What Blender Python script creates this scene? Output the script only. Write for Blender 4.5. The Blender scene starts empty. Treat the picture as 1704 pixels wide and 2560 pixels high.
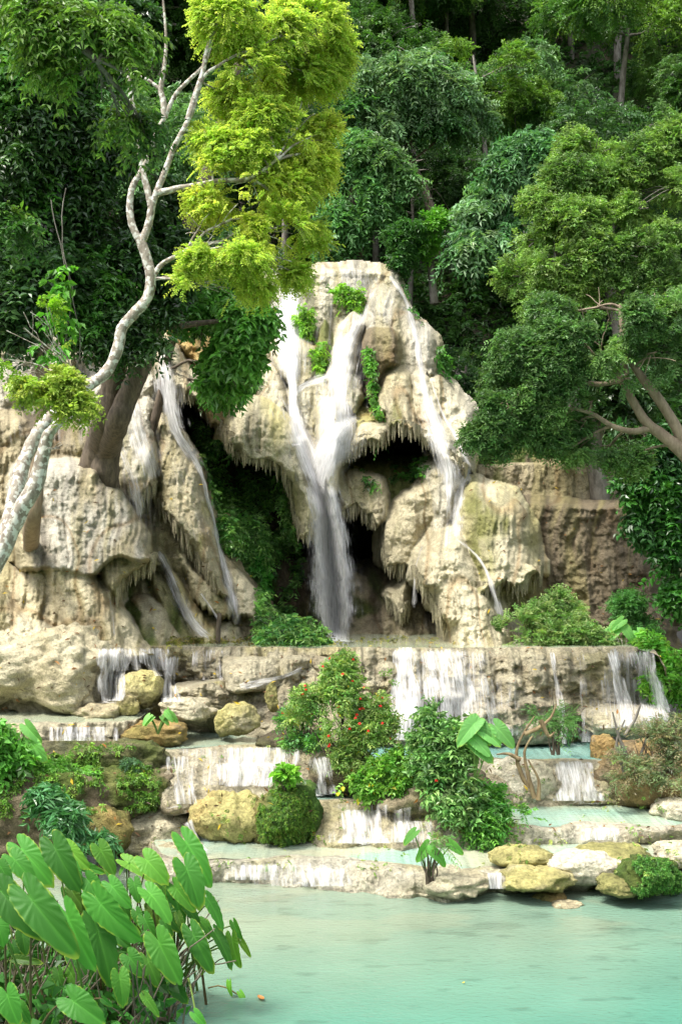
import bpy, math, random
import numpy as np
random.seed(7)
rng = np.random.default_rng(7)
scene = bpy.context.scene
# ------------------------------------------------------------------ camera, world, sun
F, HOR, H = 3200.0, 1400.0, 4.8          # focal length and horizon in photo pixels, eye height in metres
cam_d = bpy.data.cameras.new("camera"); cam = bpy.data.objects.new("camera", cam_d)
scene.collection.objects.link(cam); scene.camera = cam
cam.location = (0, 0, H); cam.rotation_euler = (math.radians(90), 0, 0)
cam_d.sensor_fit = 'VERTICAL'; cam_d.sensor_height = 36; cam_d.lens = 36 * F / 2560
cam_d.shift_y = (HOR - 1280) / 2560; cam_d.clip_end = 600; cam_d.clip_start = .1
world = bpy.data.worlds.new("World"); scene.world = world; world.use_nodes = True
wn = world.node_tree.nodes; wl = world.node_tree.links
bg = wn["Background"]; sky = wn.new("ShaderNodeTexSky"); sky.sky_type = 'NISHITA'; sky.sun_disc = False
SUN_EL, SUN_AZ = math.radians(62), math.radians(236)     # azimuth clockwise from +Y: behind the camera, to the left
sky.sun_elevation = SUN_EL; sky.sun_rotation = SUN_AZ
sky.dust_density = 4.0; sky.air_density = 1.0; sky.ozone_density = 0.6
hs = wn.new("ShaderNodeHueSaturation"); hs.inputs["Saturation"].default_value = .38      # thin bright cloud: a paler sky
wl.new(sky.outputs[0], hs.inputs["Color"]); wl.new(hs.outputs[0], bg.inputs[0]); bg.inputs[1].default_value = 0.15
sun_d = bpy.data.lights.new("sun", 'SUN'); sun = bpy.data.objects.new("sun", sun_d); scene.collection.objects.link(sun)
sun_d.energy = 2.0; sun_d.angle = math.radians(14); sun_d.color = (1, .95, .86)
sun.rotation_euler = (math.radians(90) - SUN_EL, 0, math.pi - SUN_AZ)
scene.view_settings.view_transform = 'Standard'; scene.view_settings.look = 'None'
scene.view_settings.exposure = 1.5; scene.view_settings.gamma = 1.0
cy = scene.cycles
cy.max_bounces = 6; cy.diffuse_bounces = 3; cy.glossy_bounces = 2; cy.transmission_bounces = 4
cy.transparent_max_bounces = 24; cy.use_denoising = True; cy.caustics_reflective = False; cy.caustics_refractive = False
cy.sample_clamp_indirect = 4.0

# ------------------------------------------------------------------ helpers
def W(px, py, D):
    px = np.asarray(px, float); py = np.asarray(py, float); D = np.asarray(D, float)
    return np.stack(np.broadcast_arrays((px - 852) / F * D, D, H - (py - HOR) / F * D), -1)
def Dz(py, z): return (H - z) * F / (np.asarray(py, float) - HOR)      # distance of the ground level z at photo row py
def _h(ix, iy, iz, s):
    h = (ix * 374761393 + iy * 668265263 + iz * 2147483647 + s * 1274126177) & 0xffffffff
    h = ((h ^ (h >> 13)) * 1274126177) & 0xffffffff
    h = ((h ^ (h >> 16)) * 2246822519) & 0xffffffff
    return ((h ^ (h >> 15)) & 0xffff) / 32767.5 - 1.0
def noise(x, y, z=0.0, s=0):
    x, y, z = np.broadcast_arrays(np.asarray(x, float), np.asarray(y, float), np.asarray(z, float))
    xi, yi, zi = np.floor(x).astype(np.int64), np.floor(y).astype(np.int64), np.floor(z).astype(np.int64)
    fx, fy, fz = x - xi, y - yi, z - zi
    u, v, w = fx*fx*(3-2*fx), fy*fy*(3-2*fy), fz*fz*(3-2*fz)
    def L(a, b, t): return a + (b - a) * t
    r = [[[_h(xi+i, yi+j, zi+k, s) for k in (0, 1)] for j in (0, 1)] for i in (0, 1)]
    return L(L(L(r[0][0][0], r[1][0][0], u), L(r[0][1][0], r[1][1][0], u), v),
             L(L(r[0][0][1], r[1][0][1], u), L(r[0][1][1], r[1][1][1], u), v), w)
def fbm(x, y, z=0.0, s=0, o=4):
    a, t, f = 0, 1.0, 1.0
    for i in range(o):
        a = a + noise(np.asarray(x)*f, np.asarray(y)*f, np.asarray(z)*f, s + i*17) * t; t *= .5; f *= 2.03
    return a / 1.6
def sm(a, b, x): t = np.clip((np.asarray(x, float) - a) / (b - a), 0, 1); return t*t*(3-2*t)
def link(o, parent=None):
    scene.collection.objects.link(o)
    if parent: o.parent = parent
    return o
def tag(o, label=None, cat=None, group=None, kind=None):
    if label: o["label"] = label
    if cat: o["category"] = cat
    if group: o["group"] = group
    if kind: o["kind"] = kind
    return o
def mesh(name, V, Fc, mat, parent=None, col=None, uv=None, smooth=True, extra=None):
    V = np.asarray(V, np.float32); Fc = np.asarray(Fc, np.int32); n = Fc.shape[1]
    if parent is not None: V = V - np.array(parent.location, np.float32)
    me = bpy.data.meshes.new(name); me.vertices.add(len(V)); me.vertices.foreach_set("co", V.ravel())
    me.loops.add(Fc.size); me.loops.foreach_set("vertex_index", Fc.ravel())
    me.polygons.add(len(Fc)); me.polygons.foreach_set("loop_start", np.arange(0, Fc.size, n, dtype=np.int32))
    me.update(calc_edges=True)
    me.polygons.foreach_set("use_smooth", np.full(len(Fc), smooth, bool))
    if col is not None:
        a = me.attributes.new("Col", 'FLOAT_COLOR', 'POINT'); c = np.ones((len(V), 4), np.float32); c[:, :3] = col
        a.data.foreach_set("color", c.ravel())
    if extra is not None:                               # x: across, y: along, z: density
        a = me.attributes.new("Flow", 'FLOAT_VECTOR', 'POINT'); a.data.foreach_set("vector", np.asarray(extra, np.float32).ravel())
    me.materials.append(mat)
    return link(bpy.data.objects.new(name, me), parent)
def empty(name, loc, label=None, cat=None, group=None):
    o = bpy.data.objects.new(name, None); o.location = [float(v) for v in loc]; o.empty_display_size = .2
    link(o); return tag(o, label, cat, group)
def grid_faces(nr, nc, wrap=False):
    i = np.arange(nr - 1)[:, None] * nc; j = np.arange(nc if wrap else nc - 1)[None, :]; k = (j + 1) % nc
    return np.stack([i + j, i + k, i + nc + k, i + nc + j], -1).reshape(-1, 4)
class Acc:                                              # collects pieces of ONE mesh
    def __init__(s): s.V, s.F, s.C, s.n = [], [], [], 0
    def add(s, V, Fc, col):
        V = np.asarray(V, float).reshape(-1, 3); s.V.append(V); s.F.append(np.asarray(Fc) + s.n)
        s.C.append(np.broadcast_to(np.asarray(col, float), (len(V), 3))); s.n += len(V)
    def build(s, name, mat, parent=None, **k):
        return mesh(name, np.concatenate(s.V), np.concatenate(s.F), mat, parent, np.concatenate(s.C), **k)

# ------------------------------------------------------------------ materials
def newmat(name):
    m = bpy.data.materials.new(name); m.use_nodes = True; nt = m.node_tree
    return m, nt, nt.nodes, nt.links, nt.nodes["Principled BSDF"], nt.nodes["Material Output"]
def nd(ns, t, **k):
    n = ns.new(t)
    for a, b in k.items(): setattr(n, a, b)
    return n
def rock_mat(name, rough=.8, bump=.8, lo=.72, hi=1.2, fine=34, zs=.8):
    m, nt, ns, ls, bs, out = newmat(name)
    at = nd(ns, "ShaderNodeAttribute", attribute_name="Col"); geo = ns.new("ShaderNodeNewGeometry")
    n1 = ns.new("ShaderNodeTexNoise"); n1.inputs["Scale"].default_value = 5; n1.inputs["Detail"].default_value = 7; n1.inputs["Roughness"].default_value = .7
    ls.new(geo.outputs["Position"], n1.inputs["Vector"])
    mp = ns.new("ShaderNodeMapping"); mp.inputs["Scale"].default_value = (1, 1, zs); ls.new(geo.outputs["Position"], mp.inputs[0])
    n2 = ns.new("ShaderNodeTexNoise"); n2.inputs["Scale"].default_value = fine; n2.inputs["Detail"].default_value = 4; n2.inputs["Roughness"].default_value = .65
    ls.new(mp.outputs[0], n2.inputs["Vector"])
    vo = ns.new("ShaderNodeTexVoronoi"); vo.inputs["Scale"].default_value = 14; ls.new(geo.outputs["Position"], vo.inputs["Vector"])
    r = ns.new("ShaderNodeMapRange"); r.inputs[1].default_value = .3; r.inputs[2].default_value = .7; r.inputs[3].default_value = lo; r.inputs[4].default_value = hi
    ls.new(n1.outputs[0], r.inputs[0])
    r2 = ns.new("ShaderNodeMapRange"); r2.inputs[1].default_value = .3; r2.inputs[2].default_value = .7; r2.inputs[3].default_value = .62; r2.inputs[4].default_value = 1.25
    ls.new(n2.outputs[0], r2.inputs[0])
    mu = nd(ns, "ShaderNodeMath", operation='MULTIPLY'); ls.new(r.outputs[0], mu.inputs[0]); ls.new(r2.outputs[0], mu.inputs[1])
    vm = nd(ns, "ShaderNodeVectorMath", operation='SCALE'); ls.new(at.outputs["Color"], vm.inputs[0]); ls.new(mu.outputs[0], vm.inputs["Scale"])
    ls.new(vm.outputs[0], bs.inputs["Base Color"]); bs.inputs["Roughness"].default_value = rough
    bs.inputs["Specular IOR Level"].default_value = .3
    ad = nd(ns, "ShaderNodeMath", operation='ADD'); ls.new(n1.outputs[0], ad.inputs[0])
    sc = nd(ns, "ShaderNodeMath", operation='MULTIPLY'); ls.new(n2.outputs[0], sc.inputs[0]); sc.inputs[1].default_value = .35
    ls.new(sc.outputs[0], ad.inputs[1])
    ad2 = nd(ns, "ShaderNodeMath", operation='MULTIPLY_ADD'); ls.new(vo.outputs[0], ad2.inputs[0]); ad2.inputs[1].default_value = .3; ls.new(ad.outputs[0], ad2.inputs[2])
    bp = ns.new("ShaderNodeBump"); bp.inputs["Strength"].default_value = bump; bp.inputs["Distance"].default_value = .09
    ls.new(ad2.outputs[0], bp.inputs["Height"]); ls.new(bp.outputs[0], bs.inputs["Normal"])
    return m
def leaf_mat(name, trans=.35, rough=.45, spec=.4, vscale=0):
    m, nt, ns, ls, bs, out = newmat(name)
    at = nd(ns, "ShaderNodeAttribute", attribute_name="Col")
    ls.new(at.outputs["Color"], bs.inputs["Base Color"]); bs.inputs["Roughness"].default_value = rough
    bs.inputs["Specular IOR Level"].default_value = spec
    tr = ns.new("ShaderNodeBsdfTranslucent"); vm = nd(ns, "ShaderNodeVectorMath", operation='MULTIPLY')
    ls.new(at.outputs["Color"], vm.inputs[0]); vm.inputs[1].default_value = (1.25, 1.35, .6); ls.new(vm.outputs[0], tr.inputs[0])
    mx = ns.new("ShaderNodeMixShader"); mx.inputs[0].default_value = trans
    ls.new(bs.outputs[0], mx.inputs[1]); ls.new(tr.outputs[0], mx.inputs[2]); ls.new(mx.outputs[0], out.inputs[0])
    return m
def bark_mat(name, c1, c2, scale=14, z=.35, bump=.5, lichen=None):
    m, nt, ns, ls, bs, out = newmat(name)
    geo = ns.new("ShaderNodeNewGeometry"); mp = ns.new("ShaderNodeMapping"); mp.inputs["Scale"].default_value = (1, 1, z)
    ls.new(geo.outputs["Position"], mp.inputs[0])
    n = ns.new("ShaderNodeTexNoise"); n.inputs["Scale"].default_value = scale; n.inputs["Detail"].default_value = 6; n.inputs["Roughness"].default_value = .7
    ls.new(mp.outputs[0], n.inputs["Vector"])
    cr = ns.new("ShaderNodeValToRGB"); cr.color_ramp.elements[0].position = .38; cr.color_ramp.elements[1].position = .62
    cr.color_ramp.elements[0].color = (*c1, 1); cr.color_ramp.elements[1].color = (*c2, 1); ls.new(n.outputs[0], cr.inputs[0])
    src = cr.outputs[0]
    if lichen:
        n3 = ns.new("ShaderNodeTexNoise"); n3.inputs["Scale"].default_value = 13; n3.inputs["Detail"].default_value = 5; ls.new(geo.outputs["Position"], n3.inputs["Vector"])
        r3 = ns.new("ShaderNodeValToRGB"); r3.color_ramp.elements[0].position = .5; r3.color_ramp.elements[1].position = .56; ls.new(n3.outputs[0], r3.inputs[0])
        mx = nd(ns, "ShaderNodeMix", data_type='RGBA'); ls.new(r3.outputs[0], mx.inputs[0]); ls.new(src, mx.inputs[6]); mx.inputs[7].default_value = (*lichen, 1)
        src = mx.outputs[2]
    ls.new(src, bs.inputs["Base Color"]); bs.inputs["Roughness"].default_value = .85
    bp = ns.new("ShaderNodeBump"); bp.inputs["Strength"].default_value = bump; bp.inputs["Distance"].default_value = .04
    ls.new(n.outputs[0], bp.inputs["Height"]); ls.new(bp.outputs[0], bs.inputs["Normal"])
    return m
def fall_mat(name, sx=26, sy=1.3, lo=.42, hi=.62, bright=.95):
    """white water: streaks with clear gaps between them, from the Flow attribute (metres across, metres along, density)"""
    m, nt, ns, ls, bs, out = newmat(name)
    at = nd(ns, "ShaderNodeAttribute", attribute_name="Flow"); mp = ns.new("ShaderNodeMapping")
    mp.inputs["Scale"].default_value = (sx, sy, 0); ls.new(at.outputs["Vector"], mp.inputs[0])
    n = ns.new("ShaderNodeTexNoise"); n.inputs["Scale"].default_value = 1; n.inputs["Detail"].default_value = 5; n.inputs["Roughness"].default_value = .68
    n.inputs["Distortion"].default_value = .25
    ls.new(mp.outputs[0], n.inputs["Vector"])
    sp = ns.new("ShaderNodeSeparateXYZ"); ls.new(at.outputs["Vector"], sp.inputs[0])
    a = nd(ns, "ShaderNodeMath", operation='MULTIPLY_ADD'); ls.new(sp.outputs[2], a.inputs[0]); a.inputs[1].default_value = .45; ls.new(n.outputs[0], a.inputs[2])
    r = ns.new("ShaderNodeMapRange"); r.interpolation_type = 'SMOOTHSTEP'; r.inputs[1].default_value = lo + .22; r.inputs[2].default_value = hi + .3
    ls.new(a.outputs[0], r.inputs[0])
    bs.inputs["Base Color"].default_value = (bright, bright, bright, 1); bs.inputs["Roughness"].default_value = .35
    tl = ns.new("ShaderNodeBsdfTranslucent"); tl.inputs[0].default_value = (bright, bright, bright, 1)
    mt = ns.new("ShaderNodeMixShader"); mt.inputs[0].default_value = .6; ls.new(bs.outputs[0], mt.inputs[1]); ls.new(tl.outputs[0], mt.inputs[2])
    tp = ns.new("ShaderNodeBsdfTransparent"); mx = ns.new("ShaderNodeMixShader")
    ls.new(r.outputs[0], mx.inputs[0]); ls.new(tp.outputs[0], mx.inputs[1]); ls.new(mt.outputs[0], mx.inputs[2]); ls.new(mx.outputs[0], out.inputs[0])
    bp = ns.new("ShaderNodeBump"); bp.inputs["Strength"].default_value = .5; bp.inputs["Distance"].default_value = .04
    geo = ns.new("ShaderNodeNewGeometry"); va = nd(ns, "ShaderNodeVectorMath", operation='ADD'); ls.new(geo.outputs["Normal"], va.inputs[0]); va.inputs[1].default_value = (0, -.2, 1.0)   # froth scatters light from every side
    vn = nd(ns, "ShaderNodeVectorMath", operation='NORMALIZE'); ls.new(va.outputs[0], vn.inputs[0]); ls.new(vn.outputs[0], bp.inputs["Normal"])
    bs.inputs["Specular IOR Level"].default_value = .2
    ls.new(n.outputs[0], bp.inputs["Height"]); ls.new(bp.outputs[0], bs.inputs["Normal"])
    return m
def water_mat(name, bump=.22, scale=9):
    m, nt, ns, ls, bs, out = newmat(name)
    at = nd(ns, "ShaderNodeAttribute", attribute_name="Col"); ls.new(at.outputs["Color"], bs.inputs["Base Color"])
    bs.inputs["Roughness"].default_value = .05; bs.inputs["IOR"].default_value = 1.33
    geo = ns.new("ShaderNodeNewGeometry"); mp = ns.new("ShaderNodeMapping"); mp.inputs["Scale"].default_value = (1.0, 1.8, 1)
    ls.new(geo.outputs["Position"], mp.inputs[0])
    n = ns.new("ShaderNodeTexNoise"); n.inputs["Scale"].default_value = scale; n.inputs["Detail"].default_value = 4; n.inputs["Distortion"].default_value = .6
    ls.new(mp.outputs[0], n.inputs["Vector"])
    bp = ns.new("ShaderNodeBump"); bp.inputs["Strength"].default_value = bump; bp.inputs["Distance"].default_value = .06
    ls.new(n.outputs[0], bp.inputs["Height"]); ls.new(bp.outputs[0], bs.inputs["Normal"])
    return m
M_ROCK = rock_mat("travertine"); M_RUB = rock_mat("rubbly_travertine", bump=1.0, lo=.55, hi=1.3, fine=20, zs=1.3)
M_SOIL = rock_mat("forest_soil", bump=.6); M_MOSS = rock_mat("mossy_rock", rough=.95, bump=.9, lo=.5, hi=1.5, fine=50)
M_LEAF = leaf_mat("leaf"); M_LEAFG = leaf_mat("glossy_leaf", .25, .33, .5); M_TARO = leaf_mat("taro_leaf", .38, .5, .22)
M_FEATH = leaf_mat("feathery_leaf", .6, .5, .25)
M_PET = leaf_mat("petal", .2, .5, .3)
M_BARKW = bark_mat("pale_lichen_bark", (.16, .13, .10), (.36, .32, .26), 9, .6, .6, (.55, .54, .48))
M_BARKD = bark_mat("brown_bark", (.06, .045, .03), (.15, .115, .08), 13, .25, .9)
M_BARKG = bark_mat("grey_bark", (.08, .07, .055), (.22, .2, .17), 6, .4, .5)
M_FALL = fall_mat("falling_water", 24, 1.8, .28, .84); M_FILM = fall_mat("thin_water_film", 18, 1.2, .34, .95)
M_CASC = fall_mat("cascade_water", 22, 2.2, .34, .70)
M_WATER = water_mat("pool_water")

# ------------------------------------------------------------------ colours of the rock (linear)
CR = dict(cream=(.48, .435, .30), tan=(.38, .33, .205), grey=(.42, .395, .32), yel=(.43, .385, .15), och=(.36, .24, .09), brown=(.155, .125, .078),
          dbrown=(.08, .064, .04), moss=(.07, .095, .018), green=(.05, .13, .02), olive=(.17, .17, .055), dark=(.04, .045, .026), pale=(.60, .56, .43))
CR = {k: np.array(v) for k, v in CR.items()}
def rock_col(x, y, z, a='cream', b='tan', mix=.5, c=None, cm=.3, s=0, streak=True):
    n = fbm(x*.9, y*.9, z*.55, s, 4); st = fbm(x*2.6, y*1.5, z*.25, s+5, 3) if streak else fbm(x*2.2, y*2.2, z*2.2, s+5, 3)
    t = sm(-.45, .55, n*.6 + st*.55 + (mix - .5)*1.6)[..., None]
    col = CR[a] * (1 - t) + CR[b] * t
    if c:
        m = sm(.1, .5, fbm(x*1.4, y*1.4, z*.6, s+40, 4) + (cm - .35)*1.7)[..., None]; col = col * (1 - m) + CR[c] * m
    return col * (1 + .18 * fbm(x*7, y*7, z*4, s+9, 2))[..., None]

# ------------------------------------------------------------------ depth map of the built rock (for laying water and plants on it)
ST = 2.5; NX, NY = 860, 1120; OX, OY = -300.0, -100.0
ZB = np.full((NY, NX), 1e3)
def splat(V, rad=0):
    V = V.reshape(-1, 3); D = V[:, 1]; px = V[:, 0]/D*F + 852; py = (H - V[:, 2])/D*F + HOR
    ix = np.round((px - OX)/ST).astype(int); iy = np.round((py - OY)/ST).astype(int)
    for dx in range(-rad, rad+1):
        for dy in range(-rad, rad+1):
            jx, jy = ix+dx, iy+dy; ok = (jx >= 0) & (jx < NX) & (jy >= 0) & (jy < NY)
            np.minimum.at(ZB, (jy[ok], jx[ok]), D[ok])
def zq(px, py):
    fx = np.clip((np.asarray(px, float) - OX)/ST, 0, NX-1.001); fy = np.clip((np.asarray(py, float) - OY)/ST, 0, NY-1.001)
    return ZB[np.round(fy).astype(int), np.round(fx).astype(int)]

def spline(P, n=8, closed=True):
    P = np.asarray(P, float); out = []; N = len(P)
    rngk = range(N) if closed else range(N-1)
    for i in rngk:
        if closed: a, b, c, d = P[i-1], P[i], P[(i+1) % N], P[(i+2) % N]
        else: a, b, c, d = P[max(i-1, 0)], P[i], P[i+1], P[min(i+2, N-1)]
        for t in np.arange(n)/n:
            out.append(.5*((2*b) + (-a+c)*t + (2*a-5*b+4*c-d)*t*t + (-a+3*b-3*c+d)*t**3))
    if not closed: out.append(P[-1])
    return np.array(out)

# ------------------------------------------------------------------ cliff: swollen travertine drapes, each with its outline, distance and swell
YG = np.full((NY, NX), np.inf); CG = np.zeros((NY, NX, 3)); GX, GY = np.meshgrid(OX + np.arange(NX)*ST, OY + np.arange(NY)*ST)
PL = []
def pillow(poly, D, T=1.0, lean=1.0, R=70, Rb=14, fr=15, lump=.14, cols=('cream', 'tan', .5, None, 0), seed=0, warp=8, blend=.2, **_):
    S = spline(poly, 7); x0, y0 = S.min(0) - 24; x1, y1 = S.max(0) + 34
    ix0, iy0 = max(0, int((x0-OX)/ST)), max(0, int((y0-OY)/ST)); ix1, iy1 = min(NX-1, int((x1-OX)/ST)), min(NY-1, int((y1-OY)/ST))
    sl = (slice(iy0, iy1+1), slice(ix0, ix1+1)); gx, gy = GX[sl], GY[sl]
    wx = gx + warp*fbm(gx/38, gy/38, seed, seed, 3); wy = gy + warp*fbm(gx/38, gy/38, seed+9.3, seed+3, 3)
    yb = sm(y0 + .35*(y1-y0), y1 - .2*(y1-y0), gy)
    wy = wy + fr*yb*(noise(gx/5.5, seed+.5, 0, seed+21)*.7 + noise(gx/15, seed+.5, 0, seed+22)*.9)
    P = np.stack([wx.ravel(), wy.ravel()], -1); n = len(P)
    best = np.full(n, 1e9); bx = np.zeros(n); by = np.zeros(n); ins = np.zeros(n, bool)
    for a, b in zip(S, np.roll(S, -1, 0)):
        ab = b - a; t = np.clip(((P - a) @ ab) / max(ab @ ab, 1e-9), 0, 1); q = a + t[:, None]*ab; d = ((P - q)**2).sum(1)
        m = d < best; best[m] = d[m]; bx[m] = q[m, 0]; by[m] = q[m, 1]
        if a[1] != b[1]:
            c = ((a[1] > P[:, 1]) != (b[1] > P[:, 1])) & (P[:, 0] < (b[0]-a[0])*(P[:, 1]-a[1])/(b[1]-a[1]) + a[0]); ins ^= c
    d = np.sqrt(best); ny = (by - P[:, 1])/np.maximum(d, .01)*np.where(ins, 1, -1)
    d = d.reshape(gx.shape); ins = ins.reshape(gx.shape); ny = ny.reshape(gx.shape)
    R = R*.68; w = sm(.25, .8, ny); Re = R*(1-w) + Rb*w; q = np.clip(d/Re, 0, 1); prof = np.sqrt(np.clip(1 - (1-q)**2, 0, 1))
    ymid = (S[:, 1].min()+S[:, 1].max())/2; hh = max(S[:, 1].max()-S[:, 1].min(), 1)
    T = T*1.25; base = D - lean*(gy - ymid)/hh
    Y = np.where(ins, base - T*prof, base + d*(.035 + .2*w)); Y = np.where(ins | ((d < 18*(1-w) + 3*w)), Y, np.inf)
    Y = Y - lump*fbm(gx/90, gy/90, seed*3.1, seed, 3)
    old = YG[sl]; fin = np.isfinite(old) & np.isfinite(Y); df = np.where(fin, old - np.where(fin, Y, 0), 1e3*np.where(np.isfinite(Y), 1, -1)); df = np.where(~np.isfinite(Y), -1e3, df)
    h = np.clip(.5 + .5*df/blend, 0, 1)
    o0 = np.where(np.isfinite(old), old, 0); y0_ = np.where(np.isfinite(Y), Y, 0)
    res = o0*(1-h) + y0_*h - blend*h*(1-h)*fin; res = np.where(np.isfinite(old) | np.isfinite(Y), res, np.inf)
    Zc = H-(gy-HOR)/F*D; Xc = (gx-852)/F*D
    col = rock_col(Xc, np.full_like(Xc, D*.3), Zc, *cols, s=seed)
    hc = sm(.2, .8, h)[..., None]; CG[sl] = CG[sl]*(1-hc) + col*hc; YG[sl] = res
def finish_cliff():
    ok = np.isfinite(YG); Y = np.where(ok, YG, 40.0); X = (GX-852)/F*35; Z = H-(GY-HOR)/F*35
    wx = X + .35*fbm(X*.6, Z*.6, 4, 60, 3)
    bil = np.abs(noise(wx*1.15, Z*.42, Y*.3, 61)) * .20 + np.abs(noise(wx*2.6, Z*.85, Y*.3, 62))*.14
    am = .5 + .5*fbm(X*.5, Z*.4, 7, 63, 2)
    Y2 = Y + .14 - bil - .09*am*noise(wx*5.5, Z*.8, 2, 64) - .045*noise(wx*11, Z*1.6, 2, 65)
    dr = noise(wx*7.5, Z*.55, 2, 74); Y2 = Y2 - .03*(1-np.abs(dr)*2) - .035*fbm(X*9, Z*7, 3, 75, 3) - .06*fbm(X*4, Z*4.2, 3, 66, 4) - .05*np.abs(noise(X*9, Z*5, 1, 73)) - .05*np.abs(noise(X*1.8, Z*4.5, 3, 67)) - .03*fbm(X*14, Z*14, 1, 68, 2)
    # cavities and pitted patches
    pit = sm(.35, .62, fbm(X*.8, Z*.7, 3, 70, 3)); Y2 = Y2 + pit*.10*np.abs(noise(X*7, Z*6, 3, 71)) + .10*sm(.5, .75, noise(X*2.4, Z*2.1, 3, 72))*pit
    ids = -np.ones(GX.shape, int); ids[ok] = np.arange(ok.sum())
    q4 = np.stack([ids[:-1, :-1], ids[1:, :-1], ids[1:, 1:], ids[:-1, 1:]], -1).reshape(-1, 4); q4 = q4[(q4 >= 0).all(1)]
    crease = 1 - .45*sm(.10, .0, np.abs(noise(wx*1.15, Z*.42, Y*.3, 61)))[..., None]*np.array([.6, .8, 1.0])      # darker, browner colour along the folds
    V = W(GX, GY, Y2)[ok]
    st1 = sm(.02, .5, fbm(wx*3.2, Z*.28, 2, 80, 3) + .25*fbm(X*.4, Z*.4, 2, 81, 2))[..., None]; CGs = CG*(1-.6*st1) + np.array((.235,.205,.085))*.6*st1
    st2 = sm(.25, .6, fbm(wx*4.5+9, Z*.35, 2, 82, 3))[..., None]; CGs = CGs*(1 - .42*st2)
    wp = sm(.2, .6, fbm(X*1.2, Z*.9, 2, 83, 3))[..., None]; CGs = CGs*(1+.16*wp)
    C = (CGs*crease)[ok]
    np.minimum(ZB, np.where(ok, Y2, 1e3), out=ZB)
    o = mesh("travertine_cliff", V, q4, M_ROCK, col=C); tag(o, kind="structure"); return o
PS = [11]
def P(poly, D, cols=('cream', 'tan', .5, None, 0), **k):
    PL.append((D, poly, dict(k, cols=cols, seed=11+len(PL))))
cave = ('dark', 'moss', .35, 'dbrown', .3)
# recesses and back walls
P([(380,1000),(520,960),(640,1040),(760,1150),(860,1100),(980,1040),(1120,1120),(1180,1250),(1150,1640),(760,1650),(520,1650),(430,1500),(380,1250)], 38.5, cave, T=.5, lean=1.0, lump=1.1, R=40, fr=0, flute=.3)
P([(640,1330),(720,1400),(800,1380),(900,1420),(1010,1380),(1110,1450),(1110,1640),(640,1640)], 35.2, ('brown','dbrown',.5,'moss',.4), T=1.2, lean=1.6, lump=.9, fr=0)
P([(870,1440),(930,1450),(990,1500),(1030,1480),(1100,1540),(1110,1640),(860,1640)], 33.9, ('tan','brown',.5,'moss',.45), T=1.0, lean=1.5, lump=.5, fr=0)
P([(-150,640),(60,600),(300,620),(420,800),(400,1100),(330,1260),(100,1300),(-150,1250)], 34.5, ('grey','tan',.4,'brown',.25), T=1, lean=2.5, fr=4, lump=.5)
P([(-150,1100),(120,1050),(330,1180),(520,1330),(640,1640),(-150,1660)], 31.0, ('tan','brown',.5,'moss',.3), T=.7, lean=1.5, fr=0, lump=.6)
P([(470,860),(640,880),(700,960),(690,1060),(600,1130),(560,1090),(520,1000)], 36.0, ('olive','och',.45,'moss',.35), T=.9, lean=1.5, lump=.5)
# crown of the falls
top = ('cream', 'grey', .5, 'tan', .25)
P([(560,720),(640,690),(700,688),(755,690),(804,672),(891,667),(967,680),(988,696),(1010,760),(1030,860),(1030,1000),(900,1060),(700,1040),(600,960),(540,840)], 38.6, top, T=.7, lean=1.2, R=16, fr=4, flute=.22, lump=.3)
P([(918,760),(930,722),(955,708),(985,730),(1005,760),(1024,785),(1046,815),(1090,855),(1090,935),(1030,950),(980,905),(915,840)], 37.2, ('grey','tan',.5,'olive',.2), T=1.2, lean=1.6, R=60, flute=.16)
P([(815,912),(837,860),(850,815),(880,778),(905,790),(918,814),(905,868),(900,944),(916,988),(891,1031),(848,1022),(804,950)], 36.6, ('pale','cream',.4,None,0), T=1.2, lean=2.0, R=55)
P([(655,880),(690,840),(740,840),(783,868),(800,935),(752,972),(700,950)], 36.5, ('cream','tan',.4,None,0), T=1.0, lean=1.2)
P([(740,905),(790,860),(810,800),(830,870),(815,930),(770,950)], 36.9, ('olive','moss',.5,None,0), T=.8, lean=1.0)
P([(622,930),(640,908),(670,903),(703,922),(720,962),(728,1015),(700,1025),(650,1010),(625,1000)], 35.8, ('cream','tan',.35,None,0), T=1.0, lean=1.2)
P([(710,970),(745,950),(800,940),(850,985),(900,1030),(915,1062),(870,1110),(840,1180),(838,1260),(820,1300),(785,1230),(740,1090),(712,1020)], 35.0, ('pale','cream',.4,None,0), T=1.0, lean=1.4)
P([(900,884),(908,835),(935,811),(989,819),(1006,850),(1005,905),(975,925),(945,965),(952,1010),(968,1050),(945,1050),(920,990),(912,940)], 35.4, ('brown','och',.4,'moss',.35), T=1.2, lean=1.2, lump=.4, R=40, fine=.12)
P([(935,980),(945,930),(975,910),(1003,908),(1028,925),(1035,1000),(1050,1075),(1040,1088),(1015,1075),(988,1078),(972,1070),(955,1045),(938,1020)], 34.9, ('cream','tan',.6,'olive',.25), T=1.2, lean=1.6, R=45)
P([(1022,960),(1032,925),(1060,930),(1085,960),(1110,1020),(1140,1110),(1160,1165),(1130,1172),(1100,1150),(1078,1118),(1048,1090),(1030,1040)], 34.7, ('cream','grey',.4,'tan',.2), T=1.2, lean=1.8, R=45)
P([(1062,935),(1098,938),(1116,960),(1147,988),(1180,1020),(1186,1075),(1176,1150),(1170,1182),(1150,1184),(1120,1130),(1090,1050),(1072,985)], 35.0, ('grey','cream',.5,'yel',.2), T=1.2, lean=1.8, R=45)
P([(870,1085),(905,1055),(950,1052),(985,1040),(1000,1070),(975,1085),(951,1110),(925,1112),(905,1112),(890,1138),(862,1140),(846,1125)], 34.2, ('cream','tan',.35,None,0), T=1.0, lean=.8, R=30)
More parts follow.
